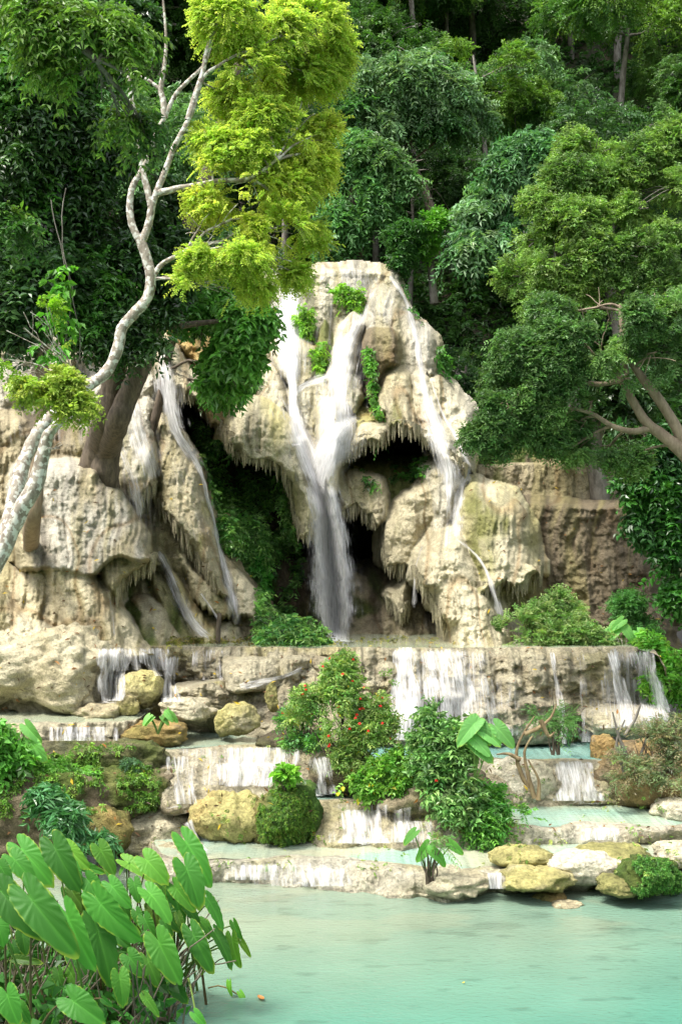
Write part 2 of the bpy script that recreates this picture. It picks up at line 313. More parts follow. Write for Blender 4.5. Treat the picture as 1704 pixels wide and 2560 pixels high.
P([(870,1040),(900,1030),(945,1045),(950,1060),(890,1062)], 34.1, ('yel','olive',.4,None,0), T=.4, lean=.4)
# the great nose and its yellow lobe
P([(555,1092),(566,1030),(590,1000),(630,986),(682,1000),(720,1034),(745,1080),(768,1130),(780,1190),(800,1250),(806,1290),(790,1328),(765,1342),(745,1330),(735,1281),(724,1227),(708,1192),(686,1165),(663,1150),(630,1155),(598,1142),(578,1118)], 33.4, ('yel','cream',.5,'tan',.15), T=1.6, lean=1.2, R=85, fr=16)
P([(785,1040),(800,1003),(832,995),(866,1030),(886,1075),(872,1115),(848,1185),(838,1240),(815,1240),(795,1150)], 33.6, ('pale','cream',.4,None,0), T=1.2, lean=1.6, R=50)
# lower curtains
P([(835,1200),(848,1178),(880,1172),(924,1178),(960,1194),(978,1245),(968,1291),(944,1312),(912,1299),(890,1272),(857,1288),(838,1270)], 34.2, ('cream','tan',.45,'olive',.4), T=1.0, lean=1.0, R=35)
P([(850,1150),(960,1150),(1050,1170),(1060,1230),(990,1290),(960,1230),(900,1190)], 34.8, ('moss','olive',.4,'dbrown',.3), T=.6, lean=2.0, fr=0)
P([(955,1300),(1000,1226),(1031,1213),(1058,1170),(1086,1150),(1135,1183),(1150,1226),(1122,1262),(1116,1330),(1060,1380),(1034,1422),(1030,1476),(1018,1530),(999,1536),(985,1500),(1000,1449),(1004,1416),(985,1420),(966,1429),(950,1389)], 33.9, ('cream','tan',.5,'moss',.33), T=1.1, lean=1.2, R=40, lump=.4)
P([(957,1480),(985,1462),(1012,1450),(1030,1480),(1022,1530),(999,1538),(970,1510)], 33.1, ('cream','tan',.4,'moss',.3), T=.9, lean=.6, R=30)
P([(1045,1180),(1060,1155),(1095,1150),(1150,1180),(1180,1200),(1150,1240),(1115,1330),(1080,1340),(1070,1260)], 33.6, ('grey','cream',.5,'olive',.2), T=.9, lean=1.2, R=35)
# right-hand domes and ledges
P([(1160,1150),(1254,1090),(1300,1078),(1360,1100),(1360,1240),(1160,1250)], 38.6, ('brown','dbrown',.5,'moss',.4), T=.8, lean=.8, R=16)
P([(1150,1180),(1178,1163),(1270,1158),(1374,1156),(1493,1162),(1530,1190),(1530,1290),(1300,1300),(1200,1290)], 37.4, ('tan','brown',.55,'olive',.35), T=.6, lean=.5, R=10, warp=4)
P([(1280,1330),(1300,1262),(1340,1254),(1422,1262),(1500,1268),(1556,1272),(1590,1340),(1625,1460),(1670,1590),(1670,1660),(1240,1660),(1270,1480)], 34.0, ('brown','dbrown',.42,'olive',.3), T=.7, lean=1.0, R=10, warp=4, flute=.22, fr=0)
P([(1500,1290),(1570,1280),(1620,1400),(1670,1560),(1670,1650),(1600,1650),(1540,1450)], 33.8, ('dbrown','och',.3,None,0), T=.7, lean=1.4, R=40, fr=0)
P([(1140,1300),(1150,1240),(1173,1206),(1205,1206),(1260,1226),(1303,1258),(1327,1308),(1343,1378),(1357,1435),(1330,1450),(1300,1470),(1270,1470),(1240,1480),(1170,1480)], 32.0, ('cream','yel',.4,'olive',.3), T=1.9, lean=1.6, R=120, Rb=16)
P([(1160,1420),(1240,1440),(1340,1430),(1350,1480),(1320,1530),(1285,1560),(1290,1640),(1150,1640)], 32.0, ('tan','olive',.5,'brown',.3), T=.9, lean=1.2, R=50, fr=0)
P([(1031,1430),(1045,1385),(1086,1337),(1124,1322),(1162,1335),(1180,1362),(1208,1416),(1236,1476),(1258,1545),(1285,1580),(1270,1640),(1124,1645),(1107,1568),(1080,1528),(1058,1480),(1040,1466)], 30.4, ('cream','tan',.4,'olive',.16), T=1.7, lean=1.8, R=95, Rb=14)
P([(1200,1600),(1225,1562),(1262,1552),(1300,1575),(1310,1630),(1190,1640)], 29.6, ('cream','tan',.4,None,0), T=.6, lean=.6, fr=0)
# left-hand falls
P([(375,900),(384,853),(413,844),(446,866),(470,911),(505,950),(510,978),(494,1000),(467,992),(435,978),(400,945)], 32.2, ('cream','tan',.45,None,0), T=1.2, lean=1.3, R=50)
P([(415,820),(470,800),(500,860),(540,911),(548,965),(511,978),(500,940),(470,900)], 33.5, ('och','yel',.4,'brown',.3), T=.8, lean=.9, R=30)
P([(500,985),(540,950),(590,970),(600,1060),(585,1115),(560,1110),(543,1066),(520,1054),(502,1020)], 34.6, ('och','tan',.5,'brown',.35), T=.8, lean=.9, R=30, fine=.14)
P([(345,1000),(378,1015),(392,1090),(395,1190),(388,1226),(365,1232),(350,1290),(326,1255),(293,1215),(280,1140),(310,1020)], 31.0, ('grey','cream',.5,'olive',.3), T=1.0, lean=1.8, R=40, fr=12)
P([(376,1060),(395,1030),(430,1050),(467,1125),(496,1166),(518,1226),(532,1300),(545,1363),(562,1461),(578,1500),(545,1490),(522,1456),(500,1420),(467,1358),(424,1305),(388,1262),(378,1160)], 31.2, ('cream','tan',.45,'yel',.25), T=1.3, lean=2.2, R=70, fr=8)
P([(538,1292),(576,1290),(597,1341),(587,1368),(560,1370),(540,1345)], 32.3, ('yel','cream',.4,'olive',.2), T=.8, lean=.5, R=25)
P([(540,1280),(590,1270),(640,1298),(672,1363),(680,1461),(670,1530),(640,1520),(600,1420),(560,1370)], 33.2, ('green','moss',.5,'olive',.2), T=.7, lean=1.2, R=30, fr=5)
P([(549,1385),(592,1415),(636,1470),(668,1520),(673,1565),(641,1577),(614,1548),(594,1562),(576,1560),(562,1470)], 31.2, ('cream','tan',.35,'yel',.15), T=1.2, lean=1.4, R=45, fr=9)
P([(470,1330),(520,1310),(550,1360),(560,1440),(540,1462),(510,1425),(480,1370)], 30.9, ('cream','olive',.4,'tan',.2), T=.7, lean=.8, R=30, fr=12)
P([(425,1363),(467,1368),(500,1428),(545,1462),(578,1504),(572,1535),(543,1540),(489,1512),(462,1445)], 30.4, ('cream','olive',.5,'moss',.2), T=.9, lean=1.6, R=35)
P([(368,1345),(413,1360),(437,1417),(467,1472),(522,1548),(560,1610),(540,1640),(489,1600),(451,1526),(418,1428),(375,1380)], 30.0, ('cream','yel',.5,'tan',.2), T=.9, lean=2.0, R=35)
P([(500,1530),(576,1553),(620,1600),(630,1645),(500,1650)], 29.4, ('cream','tan',.4,'olive',.35), T=.7, lean=1.2, R=40, fr=0)
P([(372,1430),(420,1440),(460,1530),(500,1600),(500,1650),(420,1650),(380,1500)], 29.6, ('tan','olive',.5,'moss',.35), T=.8, lean=1.6, R=40, fr=0)
P([(20,1300),(28,1180),(60,1153),(120,1146),(200,1148),(255,1158),(275,1204),(306,1222),(348,1281),(378,1341),(388,1400),(350,1410),(293,1400),(244,1440),(206,1440),(100,1430),(40,1420)], 29.5, ('brown','grey',.62,'tan',.3), T=1.5, lean=1.8, R=70, fr=4, fine=.05)
P([(244,1412),(262,1388),(300,1374),(370,1380),(388,1410),(360,1425),(326,1441),(308,1462),(296,1500),(270,1480),(250,1450)], 28.3, ('tan','cream',.4,'olive',.3), T=1.0, lean=1.0, R=35, fr=12)
P([(300,1460),(350,1440),(400,1470),(430,1540),(400,1560),(330,1520)], 29.9, ('tan','brown',.5,'moss',.4), T=.6, lean=1.0, R=30)
P([(318,1495),(365,1480),(413,1515),(455,1607),(455,1650),(350,1650),(340,1540)], 28.8, ('cream','tan',.6,'olive',.2), T=.8, lean=1.6, R=40, fr=0)
P([(300,1512),(330,1500),(360,1520),(390,1560),(405,1640),(360,1645),(335,1560)], 28.2, ('moss','green',.3,'olive',.15), T=.5, lean=1.6, R=30, fr=0)
P([(-150,1400),(0,1395),(54,1420),(103,1350),(165,1355),(217,1415),(250,1428),(296,1460),(318,1520),(352,1590),(352,1650),(-150,1680)], 28.2, ('cream','tan',.6,'brown',.2), T=1.3, lean=2.6, R=80, fr=0, lump=.45)
P([(100,1380),(130,1352),(190,1380),(240,1440),(290,1540),(310,1640),(190,1640),(130,1500)], 27.0, ('tan','cream',.5,'olive',.3), T=.9, lean=2.2, R=60, fr=0)
P([(-150,1480),(-20,1440),(60,1520),(130,1560),(200,1600),(230,1660),(-150,1720)], 26.4, ('cream','tan',.45,None,0), T=1.0, lean=2.0, R=80, fr=0)
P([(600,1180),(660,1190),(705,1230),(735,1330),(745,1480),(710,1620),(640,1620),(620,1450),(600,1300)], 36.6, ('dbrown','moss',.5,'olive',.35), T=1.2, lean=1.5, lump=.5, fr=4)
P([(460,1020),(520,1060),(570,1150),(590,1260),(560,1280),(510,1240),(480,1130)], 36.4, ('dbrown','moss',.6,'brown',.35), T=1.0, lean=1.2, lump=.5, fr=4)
PL = [((26.3 + (D_-26.4)*.78 + (1.6 if k_['cols'] is cave else 0)), p_, k_) for D_, p_, k_ in PL]
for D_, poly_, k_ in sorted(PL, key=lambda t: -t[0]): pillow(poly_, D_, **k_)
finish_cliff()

# ------------------------------------------------------------------ terraces
def interp(pts, x): p = np.array(pts, float); return np.interp(x, p[:, 0], p[:, 1])
def terrace(name, lip, ztop, foot, zbot, backD, bulge=.3, lump=.22, rub=.10, cols=('cream', 'tan', .5, None, 0), mat=None, seed=0, shift=0.0, step=2.2, rim=.04, curve=1.0, overhang=.0, paint=None, ends=(1, 1), water=None, holes=()):
    """a travertine dam: lip and foot are followed along the photo columns, the top runs back as a shallow basin floor"""
    lo, hi = lip[0][0], lip[-1][0]; u = np.arange(lo, hi + 1, step)
    zl = interp([(p[0], p[2]) for p in lip], u) if len(lip[0]) > 2 else np.full(len(u), ztop)
    zl = zl + .022*fbm(u/22, seed, 0, seed+40, 3)
    lipS = interp([(p[0], p[1]) for p in lip], u); ftS = interp(foot, u)
    Dl = (H-zl)*F/(lipS-HOR); Df = (H-zbot)*F/(ftS-HOR); nb = 26
    e = np.zeros(len(u))
    if ends[0]: e = np.maximum(e, 1 - (u-lo)/70)
    if ends[1]: e = np.maximum(e, 1 - (hi-u)/70)
    e = 1.3*(1 - np.sqrt(1 - np.clip(e, 0, 1)**2)); Dl = Dl + e + .12*fbm(u/60, seed, 0, seed+30, 3); Df = Df + e*1.2 + .22*fbm(u/70, seed, 5, seed+31, 3)
    rows = []; wall = []
    for k in range(nb):
        t = (k/(nb-1))**.7; D = backD + (Dl-backD)*t; X = (u-852)/F*Dl; rows.append(np.stack([X, D, zl - .05 + rim*sm(.82, .98, t) + .03*fbm(X*1.5, D*1.5, 3, seed, 3)], -1)); wall.append(np.zeros(len(u)))
    nw = max(16, int((ftS.max()-lipS.min())/step))
    for k in range(1, nw+1):
        t = k/nw; s = sm(0, .12, t)
        D = Dl + (Df-Dl)*(t**curve) - bulge*math.sin(math.pi*min(1, t*1.02))**.6 + overhang*sm(.7, 1, t)
        for hx, hy, rx, ry, dp in holes: D = D + dp*np.exp(-((u-hx)/rx)**4 - (((lipS + (ftS-lipS)*t) - hy)/ry)**4)
        Z = zl + (zbot - .12 - zl)*t; X = (u-852)/F*(Dl*(1-t) + Df*t)
        amp = s*np.minimum(1, (1.02-t)*8+.3)
        D = D - lump*amp*(fbm(X*1.1, Z*1.1, 5, seed, 3)*.7 + np.abs(noise(X*.9, Z*.5, 2, seed+1))*.7) - rub*amp*(fbm(X*3, Z*5, 5, seed+3, 4) + .35*np.abs(noise(X*6, Z*9, 2, seed+4))) - .035*amp*noise(X*9, Z*2, 1, seed+6)
        Z = Z + .05*s*fbm(X*3, t*6, 2, seed+8, 2)
        rows.append(np.stack([X, D, Z], -1)); wall.append(np.full(len(u), s))
    if water is not None:
        PW = []
        for k in range(30):
            t = k/29; D = (Dl + .10) + (backD - Dl)*t; PW.append(np.stack([(u-852)/F*Dl, D, np.full(len(u), 0.0) + zl - .018], -1))
        PW = np.stack(PW); cw = np.array(water[0]) + (np.array(water[1]) - np.array(water[0]))*sm(-.5, .6, fbm(PW[..., 0]*.9, PW[..., 1]*1.2, 1, seed+50, 3))[..., None]
        tag(mesh(name.replace("terrace", "basin").replace("_rim", "").replace("shelf", "shelf_basin") + "_water", PW.reshape(-1, 3), grid_faces(30, len(u)), M_WATER, col=cw.reshape(-1, 3)), kind="structure")
    V = np.stack(rows); splat(V, 1)
    col = rock_col(V[..., 0], V[..., 1]*1.3, V[..., 2]*1.6, *cols, s=seed, streak=False)*.76
    b1 = sm(.05, .5, fbm(V[..., 0]*2.2, V[..., 1]*2.2, V[..., 2]*5, seed+60, 4))[..., None]; col = col*(1-.45*b1) + np.array((.24,.19,.12))*.45*b1
    b2 = sm(.15, .5, fbm(V[..., 0]*.8, V[..., 1]*1.5, V[..., 2]*1.5, seed+61, 3))[..., None]; col = col*(1-.4*b2) + np.array((.36,.32,.12))*.4*b2
    if paint: col = paint(V, col)
    return tag(mesh(name, V.reshape(-1, 3), grid_faces(V.shape[0], V.shape[1]), mat or M_RUB, col=col.reshape(-1, 3)), kind="structure")
def rock_mesh(name, px, py, D, wpx, hpx, cols, seed, depth=1.0, lump=.22, rub=.06, mat=None, flat=.0, parent=None, moss_right=False, res=(70, 46), tag_=None):
    """a boulder whose picture centre is (px, py) and whose size is wpx by hpx photo pixels at distance D"""
    c = W(px, py, D); rx, rz = wpx/F*D/2, hpx/F*D/2; ry = rx*depth
    th = np.linspace(0, 2*math.pi, res[0], endpoint=False)[None, :]; ph = np.linspace(.02, math.pi-.02, res[1])[:, None]
    X, Y, Z = np.sin(ph)*np.cos(th), np.sin(ph)*np.sin(th), np.cos(ph)*np.ones_like(th)
    e = .9; X, Y, Z = [np.sign(q)*np.abs(q)**e for q in (X, Y, Z)]
    dn = 1 + lump*1.5*fbm(X*1.2+seed, Y*1.2, Z*1.2, seed, 4) + lump*.8*(np.abs(noise(X*1.9+seed, Y*1.9, Z*1.5, seed+2)) - .3)
    gx, gy, gz = c[0]+X*rx*dn, c[1]+Y*ry*dn, c[2]+Z*rz*dn
    k = rub*fbm(gx*4, gy*4, gz*4, seed+3, 4) + rub*.8*np.abs(fbm(gx*9, gy*9, gz*9, seed+5, 2)); gx, gy, gz = gx+X*k, gy+Y*k, gz+Z*k*.8
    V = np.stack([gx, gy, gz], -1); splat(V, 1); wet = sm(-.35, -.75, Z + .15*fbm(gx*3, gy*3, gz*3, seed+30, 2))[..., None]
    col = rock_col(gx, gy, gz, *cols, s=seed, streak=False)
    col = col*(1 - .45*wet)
    if moss_right:
        m = sm(-.45, -.1, X + .35*fbm(gx*2, gy*2, gz*2, seed+20, 3))[..., None]; g = rock_col(gx, gy, gz, 'green', 'moss', .45, 'olive', .25, seed+3, False); col = col*(1-m)+g*m
    return mesh(name, V.reshape(-1, 3), grid_faces(res[1], res[0], True), mat or M_RUB, parent, col.reshape(-1, 3))
def rock(name, label, *a, cat="rock", group=None, **k): return tag(rock_mesh(name, *a, **k), label, cat, group)

g1 = ('cream', 'tan', .35, None, 0); g2 = ('pale', 'cream', .5, 'tan', .2); y1 = ('yel', 'tan', .4, 'olive', .2)
Z1, ZT, ZC, ZB4, ZA = 3.04, 1.21, 1.48, .80, .30
ZR = .54
def p1(V, col):                       # algae along the lip
    return col
terrace("main_shelf", [(215,1640),(245,1616),(400,1614),(640,1617),(850,1618),(1000,1619),(1300,1617),(1500,1618),(1600,1618),(1632,1624),(1645,1650)], Z1,
        [(215,1800),(320,1790),(430,1800),(640,1850),(780,1862),(1000,1866),(1200,1868),(1400,1868),(1560,1820),(1645,1800)], ZT, 30.5, bulge=.35, lump=.5, rub=.28, seed=101, holes=[(1105,1770,48,28,1.3),(1490,1815,34,42,1.4),(1170,1858,60,14,.8),(285,1680,34,34,.9),(1300,1862,70,10,.6)], water=((.30,.34,.24),(.38,.38,.26)), overhang=.35, cols=('cream', 'tan', .45, 'och', .08))
# broad sloping steps between the shelf and the middle basin (left of centre)
terrace("rock_slope", [(430,1725,2.35),(520,1705,2.45),(640,1690,2.5),(800,1680,2.55),(900,1690,2.5)], 0, [(430,1810),(560,1830),(700,1850),(900,1862)], ZC, 26.2, bulge=.3, lump=.55, rub=.2, seed=102, cols=('cream', 'tan', .4, 'yel', .2))
terrace("rock_slope_upper", [(560,1648,2.85),(640,1640,2.9),(760,1638,2.9),(880,1645,2.85)], 0, [(560,1720),(700,1705),(880,1700)], 2.4, 26.4, bulge=.2, lump=.4, rub=.2, seed=103, cols=g1)
terrace("middle_terrace", [(385,1885),(440,1872),(560,1866),(690,1862),(780,1872),(850,1884)], ZC, [(385,2030),(440,2020),(520,2010),(640,1995),(760,1984),(850,1975)], ZB4, 25.6, bulge=.35, lump=.35, rub=.14, seed=104, water=((.26,.36,.28),(.36,.38,.26)), curve=.8, cols=('cream', 'tan', .5, 'brown', .1))
terrace("left_small_terrace", [(-120,1812),(110,1806),(200,1806),(310,1804),(350,1812)], 1.9, [(-120,1850),(200,1855),(350,1856)], 1.55, 25.2, bulge=.15, lump=.2, seed=105, water=((.30,.34,.24),(.38,.38,.26)), cols=g1)
terrace("centre_terrace", [(745,2010),(800,2002),(900,1998),(1000,1998),(1080,2004),(1150,2010)], ZB4, [(745,2110),(850,2112),(1000,2110),(1150,2112)], ZA, 23.6, bulge=.3, lump=.3, rub=.14, seed=106, water=((.24,.38,.31),(.36,.38,.27)), cols=('cream', 'tan', .5, 'olive', .08))
terrace("turquoise_basin_rim", [(860,1905),(1000,1902),(1150,1900),(1230,1898),(1300,1897),(1400,1898),(1500,1900),(1600,1902),(1760,1906)], ZT, [(860,2010),(1150,2030),(1250,2025),(1380,2005),(1520,2002),(1760,2010)], ZR, 25.6, bulge=.35, lump=.35, rub=.12, seed=107, water=((.20,.40,.35),(.26,.43,.36)), cols=g1)
terrace("right_basin_rim", [(1050,2072),(1200,2070),(1300,2070),(1400,2066),(1500,2056),(1600,2066),(1760,2060)], ZR, [(1050,2110),(1200,2112),(1350,2108),(1550,2096),(1760,2100)], ZA, 24.0, bulge=.1, lump=.18, rub=.08, seed=108, water=((.26,.40,.32),(.36,.39,.27)), cols=g2)
terrace("lower_dam", [(380,2160),(460,2155),(540,2150),(700,2148),(850,2152),(950,2165),(1060,2180),(1150,2182),(1220,2170),(1330,2185),(1450,2175),(1560,2180),(1760,2188)], ZA, [(380,2215),(540,2196),(620,2202),(700,2214),(850,2222),(1000,2236),(1150,2236),(1240,2222),(1400,2214),(1560,2216),(1760,2216)], 0, 22.5, bulge=.15, lump=.22, rub=.12, seed=109, water=((.24,.38,.31),(.40,.40,.28)), cols=('pale', 'cream', .5, 'yel', .15))
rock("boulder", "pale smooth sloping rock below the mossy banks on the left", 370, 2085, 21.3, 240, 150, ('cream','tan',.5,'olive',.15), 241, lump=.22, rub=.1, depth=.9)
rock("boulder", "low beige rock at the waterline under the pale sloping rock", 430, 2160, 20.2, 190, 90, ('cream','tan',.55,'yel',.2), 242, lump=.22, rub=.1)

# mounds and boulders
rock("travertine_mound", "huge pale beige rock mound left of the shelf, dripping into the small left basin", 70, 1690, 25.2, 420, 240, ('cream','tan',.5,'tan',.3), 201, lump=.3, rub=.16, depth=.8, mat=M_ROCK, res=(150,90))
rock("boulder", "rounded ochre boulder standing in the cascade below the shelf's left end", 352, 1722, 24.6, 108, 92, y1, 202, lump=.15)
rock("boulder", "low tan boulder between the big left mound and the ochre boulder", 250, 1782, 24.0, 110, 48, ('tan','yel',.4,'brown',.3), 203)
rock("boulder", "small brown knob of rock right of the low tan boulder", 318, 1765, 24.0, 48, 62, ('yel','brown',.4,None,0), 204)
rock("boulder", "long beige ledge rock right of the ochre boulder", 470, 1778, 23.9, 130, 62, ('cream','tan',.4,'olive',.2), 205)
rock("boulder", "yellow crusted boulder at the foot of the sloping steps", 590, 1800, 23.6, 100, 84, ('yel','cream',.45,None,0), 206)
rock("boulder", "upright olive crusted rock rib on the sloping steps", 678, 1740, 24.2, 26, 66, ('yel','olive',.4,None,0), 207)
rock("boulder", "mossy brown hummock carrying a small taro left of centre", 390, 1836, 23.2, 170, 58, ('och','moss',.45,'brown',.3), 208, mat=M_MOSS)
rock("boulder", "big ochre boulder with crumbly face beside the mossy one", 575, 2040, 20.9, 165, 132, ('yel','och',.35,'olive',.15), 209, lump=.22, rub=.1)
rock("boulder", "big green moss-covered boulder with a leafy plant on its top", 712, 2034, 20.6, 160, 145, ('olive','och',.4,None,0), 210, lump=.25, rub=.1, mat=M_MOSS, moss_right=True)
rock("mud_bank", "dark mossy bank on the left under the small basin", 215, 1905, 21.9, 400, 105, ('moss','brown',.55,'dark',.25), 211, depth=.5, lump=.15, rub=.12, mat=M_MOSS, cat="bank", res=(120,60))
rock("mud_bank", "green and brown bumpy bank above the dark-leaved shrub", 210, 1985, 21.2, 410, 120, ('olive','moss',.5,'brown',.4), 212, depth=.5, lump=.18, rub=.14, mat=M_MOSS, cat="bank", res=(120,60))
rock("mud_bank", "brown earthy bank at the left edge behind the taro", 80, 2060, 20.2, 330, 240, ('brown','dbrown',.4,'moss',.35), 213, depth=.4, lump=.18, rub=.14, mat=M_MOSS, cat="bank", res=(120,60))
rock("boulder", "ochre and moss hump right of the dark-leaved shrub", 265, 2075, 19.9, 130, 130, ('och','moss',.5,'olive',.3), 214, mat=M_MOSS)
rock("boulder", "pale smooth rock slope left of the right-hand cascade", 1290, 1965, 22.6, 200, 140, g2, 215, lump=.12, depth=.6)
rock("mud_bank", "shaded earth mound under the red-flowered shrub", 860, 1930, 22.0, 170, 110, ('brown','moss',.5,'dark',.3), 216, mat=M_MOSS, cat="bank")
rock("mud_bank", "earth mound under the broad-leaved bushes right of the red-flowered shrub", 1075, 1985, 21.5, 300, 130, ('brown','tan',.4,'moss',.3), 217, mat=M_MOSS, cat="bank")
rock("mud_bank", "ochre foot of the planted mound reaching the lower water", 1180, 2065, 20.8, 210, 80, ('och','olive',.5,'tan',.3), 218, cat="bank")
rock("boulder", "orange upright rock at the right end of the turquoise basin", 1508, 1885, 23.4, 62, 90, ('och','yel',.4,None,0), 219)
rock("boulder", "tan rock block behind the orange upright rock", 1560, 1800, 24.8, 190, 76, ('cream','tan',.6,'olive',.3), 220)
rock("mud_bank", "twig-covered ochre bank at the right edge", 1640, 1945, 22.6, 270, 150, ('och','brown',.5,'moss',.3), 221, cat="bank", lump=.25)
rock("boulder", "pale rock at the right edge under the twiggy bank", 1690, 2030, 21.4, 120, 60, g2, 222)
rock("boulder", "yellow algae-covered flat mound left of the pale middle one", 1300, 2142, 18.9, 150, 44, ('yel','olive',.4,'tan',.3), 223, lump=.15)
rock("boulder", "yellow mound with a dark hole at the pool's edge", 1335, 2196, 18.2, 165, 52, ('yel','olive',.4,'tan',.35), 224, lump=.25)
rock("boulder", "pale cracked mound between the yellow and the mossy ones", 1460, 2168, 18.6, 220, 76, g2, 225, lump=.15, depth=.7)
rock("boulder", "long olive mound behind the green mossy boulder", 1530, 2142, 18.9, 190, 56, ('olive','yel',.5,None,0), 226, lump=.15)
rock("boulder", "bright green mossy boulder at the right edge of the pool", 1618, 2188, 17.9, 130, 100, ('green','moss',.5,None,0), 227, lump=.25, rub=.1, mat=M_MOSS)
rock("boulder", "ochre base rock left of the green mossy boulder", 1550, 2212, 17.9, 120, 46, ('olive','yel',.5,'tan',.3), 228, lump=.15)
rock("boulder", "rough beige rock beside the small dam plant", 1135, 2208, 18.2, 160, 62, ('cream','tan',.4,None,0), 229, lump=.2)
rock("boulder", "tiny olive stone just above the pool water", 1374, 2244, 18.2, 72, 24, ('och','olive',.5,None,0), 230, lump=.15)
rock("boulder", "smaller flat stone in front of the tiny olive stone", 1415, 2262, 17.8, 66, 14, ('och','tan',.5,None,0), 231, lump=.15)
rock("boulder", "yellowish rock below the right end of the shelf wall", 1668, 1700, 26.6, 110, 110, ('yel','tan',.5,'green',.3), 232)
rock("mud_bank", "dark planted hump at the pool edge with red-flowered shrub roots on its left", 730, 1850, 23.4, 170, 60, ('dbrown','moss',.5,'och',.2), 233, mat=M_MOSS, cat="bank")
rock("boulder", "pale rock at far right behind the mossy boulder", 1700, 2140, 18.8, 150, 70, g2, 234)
print("rock done", len(bpy.data.objects))

# ------------------------------------------------------------------ main pool, river bed
u = np.linspace(-14, 14, 420); v = np.linspace(3, 21.5, 420); X, Y = np.meshgrid(u, v)
t = sm(20.0, 11.5, Y - .38*(X - 1) + 1.2*fbm(X*.35, Y*.5, 0, 300, 3))
pc = np.array((.215, .27, .195))*(1-t[..., None]) + np.array((.06, .195, .145))*t[..., None]
pc = pc*(1 + .10*fbm(X*.8, Y*1.6, 1, 301, 4))[..., None]
# submerged shelf of stones seen through the shallow water
sh = sm(.35, .6, fbm(X*1.1+3, Y*2.2, 2, 305, 3))*sm(15.5, 18, Y + .2*X); pc = pc*(1 - .22*sh[..., None])
sb = sm(.05, .4, fbm(X*.9+7, Y*1.6, 2, 306, 4))*sm(15.0, 18.4, Y); pc = pc*(1-.5*sb[..., None]) + np.array((.27,.285,.19))*.5*sb[..., None]      # pale shelves just under the surface
dk = sm(.45, .6, fbm(X*2.6, Y*6, 2, 307, 3)); pc = pc*(1 - .22*dk[..., None])
tag(mesh("main_pool_water", np.stack([X, Y, 0*X], -1).reshape(-1, 3), grid_faces(420, 420), M_WATER, col=pc.reshape(-1, 3)), kind="structure")
u = np.linspace(-70, 70, 90); v = np.linspace(-40, 60, 60); X, Y = np.meshgrid(u, v); Z = -1.0 + .25*fbm(X*.2, Y*.2, 0, 310, 3)
bed = rock_col(X, Y, Z, 'dbrown', 'brown', .5, 'moss', .4, 7, False)
tag(mesh("river_bed", np.stack([X, Y, Z], -1).reshape(-1, 3), grid_faces(60, 90), M_SOIL, col=bed.reshape(-1, 3)), kind="structure")

